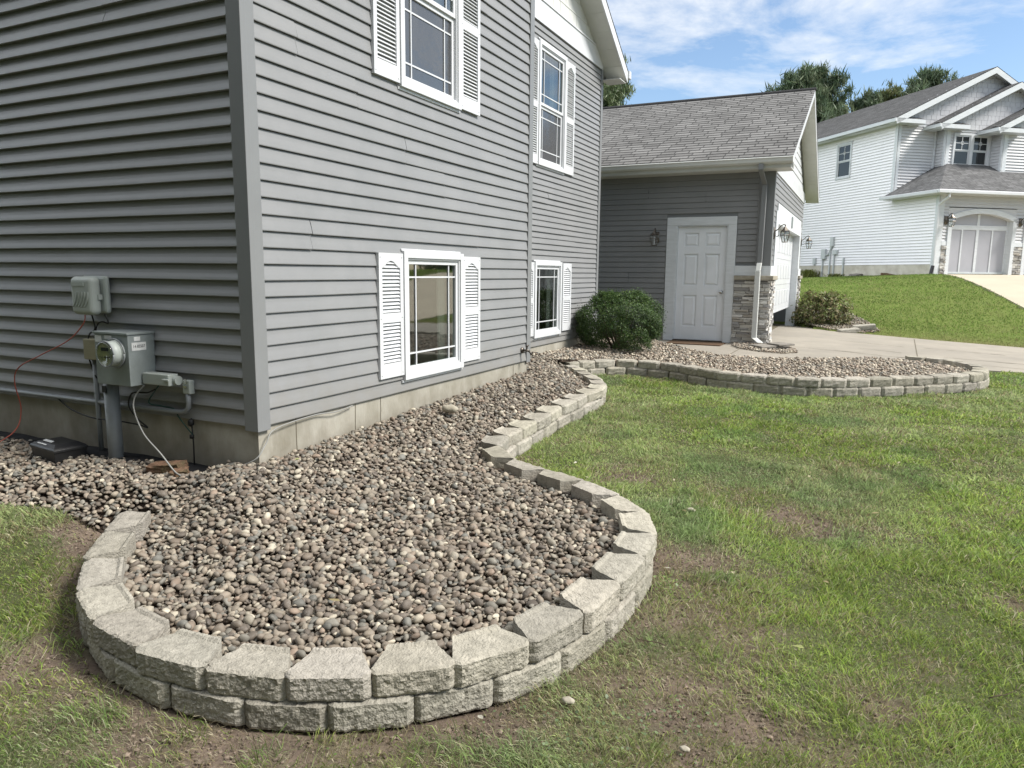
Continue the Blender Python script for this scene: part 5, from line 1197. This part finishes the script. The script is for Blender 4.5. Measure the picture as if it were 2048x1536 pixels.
siding(m, NU, .12, 1.62, 2.6, 5.10, .1016, out=.022); siding(m, NB1, 1.78, 3.52, 3.6, 5.0, .1016, holes=[(1.95,3.41,3.77,4.83)], out=.022); siding(m, NB2, 3.70, 12, 3.2, 4.85, .1016, out=.022)
siding(m, NL1, 0, .41, 3.5, 5.0, .1016, out=.022); siding(m, NL2, 0, .6, 3.3, 4.9, .1016, out=.022)
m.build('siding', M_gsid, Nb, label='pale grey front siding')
m = MB(); m.box(.02, 12, .25, 12, -.9, 2.66); m.box(.02, 12, 2.18, 12, 2.66, 5.2); m.box(1.64, 12, 1.77, 2.2, 2.8, 5.1); m.box(3.54, 12, 1.27, 2.2, 2.8, 4.9); m.build('wall_core', M_gsid, Nb)
m = MB(); m.fbox(NS, .01, 12, -.02, .012, -1.2, .30); m.build('foundation', M_found2, Nb)
for grp in (((NF, -.01, .20, -.02, .03, -.05, 2.62), (NS, -.03, .10, -.02, .0305, -.05, 2.62)),
            ((NU, -.01, .12, -.02, .03, 2.6, 5.15), (((0, 2.16), (0, 1), (-1, 0)), -.03, .09, -.02, .0305, 2.6, 5.15)),
            ((NB1, 1.60, 1.78, -.02, .03, 3.5, 5.0), (NL1, -.03, .07, -.02, .0305, 3.5, 5.0)), ((NB2, 3.50, 3.70, -.02, .03, 3.3, 4.9), (NL2, -.03, .07, -.02, .0305, 3.3, 4.9)),
            ((NU, 1.5, 1.56, -.02, .03, 3.4, 5.1),), ((NB1, 3.44, 3.50, -.02, .03, 3.4, 5.0),)):
    m = MB()
    for q in grp: m.fbox(*q)
    m.build('corner_trim', M_whitew, Nb)
for q in ((NF, .20, .42, -.02, .035, .92, 1.05), (NF, 3.08, 3.48, -.02, .035, .92, 1.05), (NU, .35, 1.7, -.02, .032, 5.10, 5.25), (NB1, 2.4, 3.6, -.02, .032, 4.98, 5.12)):
    MB().fbox(*q).build('band_board', M_whitew, Nb)

# garage door with arched head
def arched(F, a0, a1, parent, zs=1.82, zc=2.10, tr=.14):
    m = MB(); m.fbox(F, a0, a0+tr, -.2, .05, -.02, zs); m.fbox(F, a1-tr, a1, -.2, .05, -.02, zs); n = 16; (o, u, nn) = F
    arc = lambda t, e: zs+e+(zc-zs)*(1-(2*t-1)**2)
    for i in range(n):
        t0, t1 = i/n, (i+1)/n; x0, x1 = a0+(a1-a0)*t0, a0+(a1-a0)*t1
        m.prism([(o[0]+u[0]*x0+nn[0]*.05, o[1]+nn[1]*.05, arc(t0, -tr*.9)), (o[0]+u[0]*x1+nn[0]*.05, o[1]+nn[1]*.05, arc(t1, -tr*.9)), (o[0]+u[0]*x1+nn[0]*.05, o[1]+nn[1]*.05, arc(t1, .03)), (o[0]+u[0]*x0+nn[0]*.05, o[1]+nn[1]*.05, arc(t0, .03))], (-nn[0]*.25, -nn[1]*.25, 0))
    m.build('door_frame', M_whitew, parent)
    sp = MB()
    for i in range(n):
        t0, t1 = i/n, (i+1)/n; x0, x1 = a0+(a1-a0)*t0, a0+(a1-a0)*t1; za, zb = min(arc(t0, .03), arc(t1, .03))-.03, 2.14
        if zb > za: sp.fbox(F, x0, x1, -.02, .006, za, zb)
    sp.build('spandrel', M_gsid, parent)
    x0, x1 = a0+tr, a1-tr; W = x1-x0; p = MB()
    p.fbox(F, x0, x1, -.20, -.16, .0, 1.98)
    d = p.build('overhead_door', M_panel, parent); q = MB()
    for k, wd in ((0, .06), (.25, .05), (.5, .10), (.75, .05), (1, .06)):
        if k in (.25, .75): q.fbox(F, x0+W*k-wd/2, x0+W*k+wd/2, -.16, -.14, .03, 1.47)
        else: q.fbox(F, x0+W*k-(wd/2 if 0 < k < 1 else (0 if k == 0 else wd)), x0+W*k+(wd/2 if 0 < k < 1 else (wd if k == 0 else 0)), -.16, -.14, .03, 1.97)
    q.fbox(F, x0, x1, -.16, -.139, -.0, .06); q.fbox(F, x0, x1, -.16, -.139, 1.45, 1.60); q.build('door_battens', M_whitew, d)
arched(NF, .40, 3.10, Nb); arched(NF, 3.45, 6.2, Nb)
def nveneer(a0, a1, seed): veneer(NF, a0, a1, .0, .92, Nb, seed)
nveneer(.20, .42, 8); nveneer(3.08, 3.46, 9)
# windows
window(Nb, NS, 4.50, 5.36, 3.62, 4.95, True, simple=True, glassmat=(M_glass, M_glass))
window(Nb, NB1, 1.92, 2.68, 3.74, 4.86, True, simple=True, glassmat=(M_glass, M_glass)); window(Nb, NB1, 2.68, 3.44, 3.741, 4.859, True, simple=True, glassmat=(M_glass, M_glass))
# skirt roof over the garage doors
sk = .55; m = MB(); m.uv = []
def tri(m, pts, al, up):
    al, up = Vector(al), Vector(up).normalized(); k = len(m.v)
    for p in pts: p = Vector(p); m.v.append(tuple(p)); m.uv.append((p.dot(al), p.dot(up)))
    m.f.append(tuple(range(k, k+len(pts))))
e = -.38; z0 = 2.66; zx = lambda d: z0+sk*(d-e)
tri(m, [(e, e, z0), (12, e, z0), (12, 1.25, zx(1.25)), (3.52, 1.25, zx(1.25)), (3.52, 1.75, zx(1.75)), (1.75, 1.75, zx(1.75))], (1, 0, 0), (0, 1, sk))
tri(m, [(e, e, z0), (1.75, 1.75, zx(1.75)), (1.62, 1.75, zx(1.62)), (1.62, 2.17, zx(1.62)), (e, 2.17, z0)], (0, 1, 0), (1, 0, sk))
m.build('skirt_roof', M_shing2, Nb)
m = MB(); m.box(e-.09, 12, e-.1, e-.005, z0-.12, z0-.005); m.box(e-.1, e-.005, e-.004, 2.25, z0-.12, z0-.005); m.build('gutter', M_white, Nb, bev=.02)
m = MB(); m.box(e, 12, e, 0, z0-.13, z0-.11); m.box(e, 0, 0, 2.16, z0-.13, z0-.11); m.build('soffit', M_white, Nb)
m = MB(); m.tube([(-.02, e-.03, z0-.1), (-.02, e-.03, z0-.22), (-.10, -.10, z0-.45), (-.10, -.09, z0-.6), (-.10, -.09, .25)], .045, 8); m.build('downspout', M_white, Nb)
m = MB(); m.tube([(-.10, -.09, .25), (-.2, -.12, -.12)], .055, 8); m.build('downspout', M_dark, Nb, label='black downspout extension')
# main gables (ridges run back along y)
def ngable(xl, xr, ze, yf, yb, sl_, shake_y, wall_l=None, ret=.6):
    xm = (xl+xr)/2; zr = ze+sl_*(xm-xl); r = MB(); r.uv = []; L = math.hypot(xm-xl, zr-ze)
    roof_slope(r, (xl, yb, ze), (xl, yf, ze), (xm-xl, 0, zr-ze), L); roof_slope(r, (xr, yf, ze), (xr, yb, ze), (xm-xr, 0, zr-ze), L)
    rr = r.build('roof', M_shing2, Nb)
    m = MB()
    for s, x_ in ((1, xl), (-1, xr)): m.prism([(x_, yf+.0, ze-.02), (xm, yf+.0, zr-.02), (xm, yf+.0, zr-.22), (x_, yf+.0, ze-.22)], (0, .03, 0))
    m.build('rake_fascia', M_whitew, Nb)
    m = MB()
    for s, x_ in ((1, xl), (-1, xr)): m.prism([(x_, yf+.03, ze-.06), (xm, yf+.03, zr-.06), (xm, yf+.03, zr-.10), (x_, yf+.03, ze-.10)], (0, yb-yf-.05, 0))
    m.build('roof_deck', M_whitew, rr)
    m = MB(); z = ze-.12; (o, u, nn) = ((0, shake_y), (1, 0), (0, -1))
    while z < zr-.1:
        x0 = max(xl+(z+.15-ze)/sl_, xl+.2); x1 = xr-(z+.15-ze)/sl_; x = x0
        while x < x1:
            w = random.uniform(.12, .24); m.box(x, min(x+w, x1)-.01, shake_y-.025-random.uniform(0, .008), shake_y+.01, z, z+.165); x += w
        z += .17
    m.prism([(xl+.2, shake_y, ze-.15), (xr-.2, shake_y, ze-.15), (xm, shake_y, zr-.2)], (0, .3, 0))
    m.build('gable_shakes', M_gsid, Nb)
    m = MB(); m.box(xl-.02, xl+ret, yf+.0, shake_y+.02, ze-.18, ze-.03); m.box(xl-.08, xl+.0, yf, yb, ze-.15, ze-.03); m.box(xl+.01, xl+.38, yf+.05, yb, ze-.17, ze-.151); m.build('eave_return', M_whitew, Nb, bev=.01)
    m = MB(); m.uv = []; tri(m, [(xl-.02, yf-.005, ze-.03), (xl+ret, yf-.005, ze-.03), (xl+ret, shake_y-.02, ze+.09), (xl-.02, shake_y-.02, ze+.09)], (1, 0, 0), (0, 1, .3)); m.build('return_roof', M_shing2, Nb)
ngable(-.36, 7.36, 5.30, 1.80, 12.3, .49, 2.14, ret=1.15)
ngable(1.10, 7.30, 5.12, 1.40, 4.6, .49, 1.73, ret=1.15)
ngable(2.95, 9.2, 4.98, .85, 4.6, .49, 1.23, ret=1.15)
# neighbour utilities
def nu(x0, x1, y, z0, z1, d=.12, name='utility_box'): m = MB(); m.fbox(NS, x0, x1, .012, d, z0, z1); return m.build(name, M_nut, Nb, bev=.01)
M_nut = mat('light_grey_utility', (.52, .54, .54), .5)
M_tel = M_nut
nu(5.55, 5.80, 0, .55, .95); nu(5.13, 5.30, 0, 1.05, 1.42, .1); nu(4.85, 5.12, 0, .72, .9, .1); nu(6.2, 6.36, 0, .34, .62, .09); nu(4.44, 4.5, 0, .35, .6, .08)
m = MB()
for a, zt in ((5.75, .55), (5.30, 1.05), (5.05, .72), (4.47, .35)): m.fbox(NS, a-.025, a+.025, .02, .07, -.35, zt)
m.tube([(-.06, 5.55, .7), (-.06, 5.4, .74), (-.06, 5.3, .9), (-.06, 5.22, 1.06)], .03, 8)
m.build('utility_conduit', M_tel, Nb)
for (a, lb) in ((.30, 'dark lantern left of the arched garage door on the white house'), (3.27, 'dark lantern right of the arched garage door on the white house')):
    px, py = nbw(a, -.02); L_ = lantern((px, py, NB_O[2]+1.78), NB_A, lb, 1.35); L_['group'] = 'lanterns on the white house'
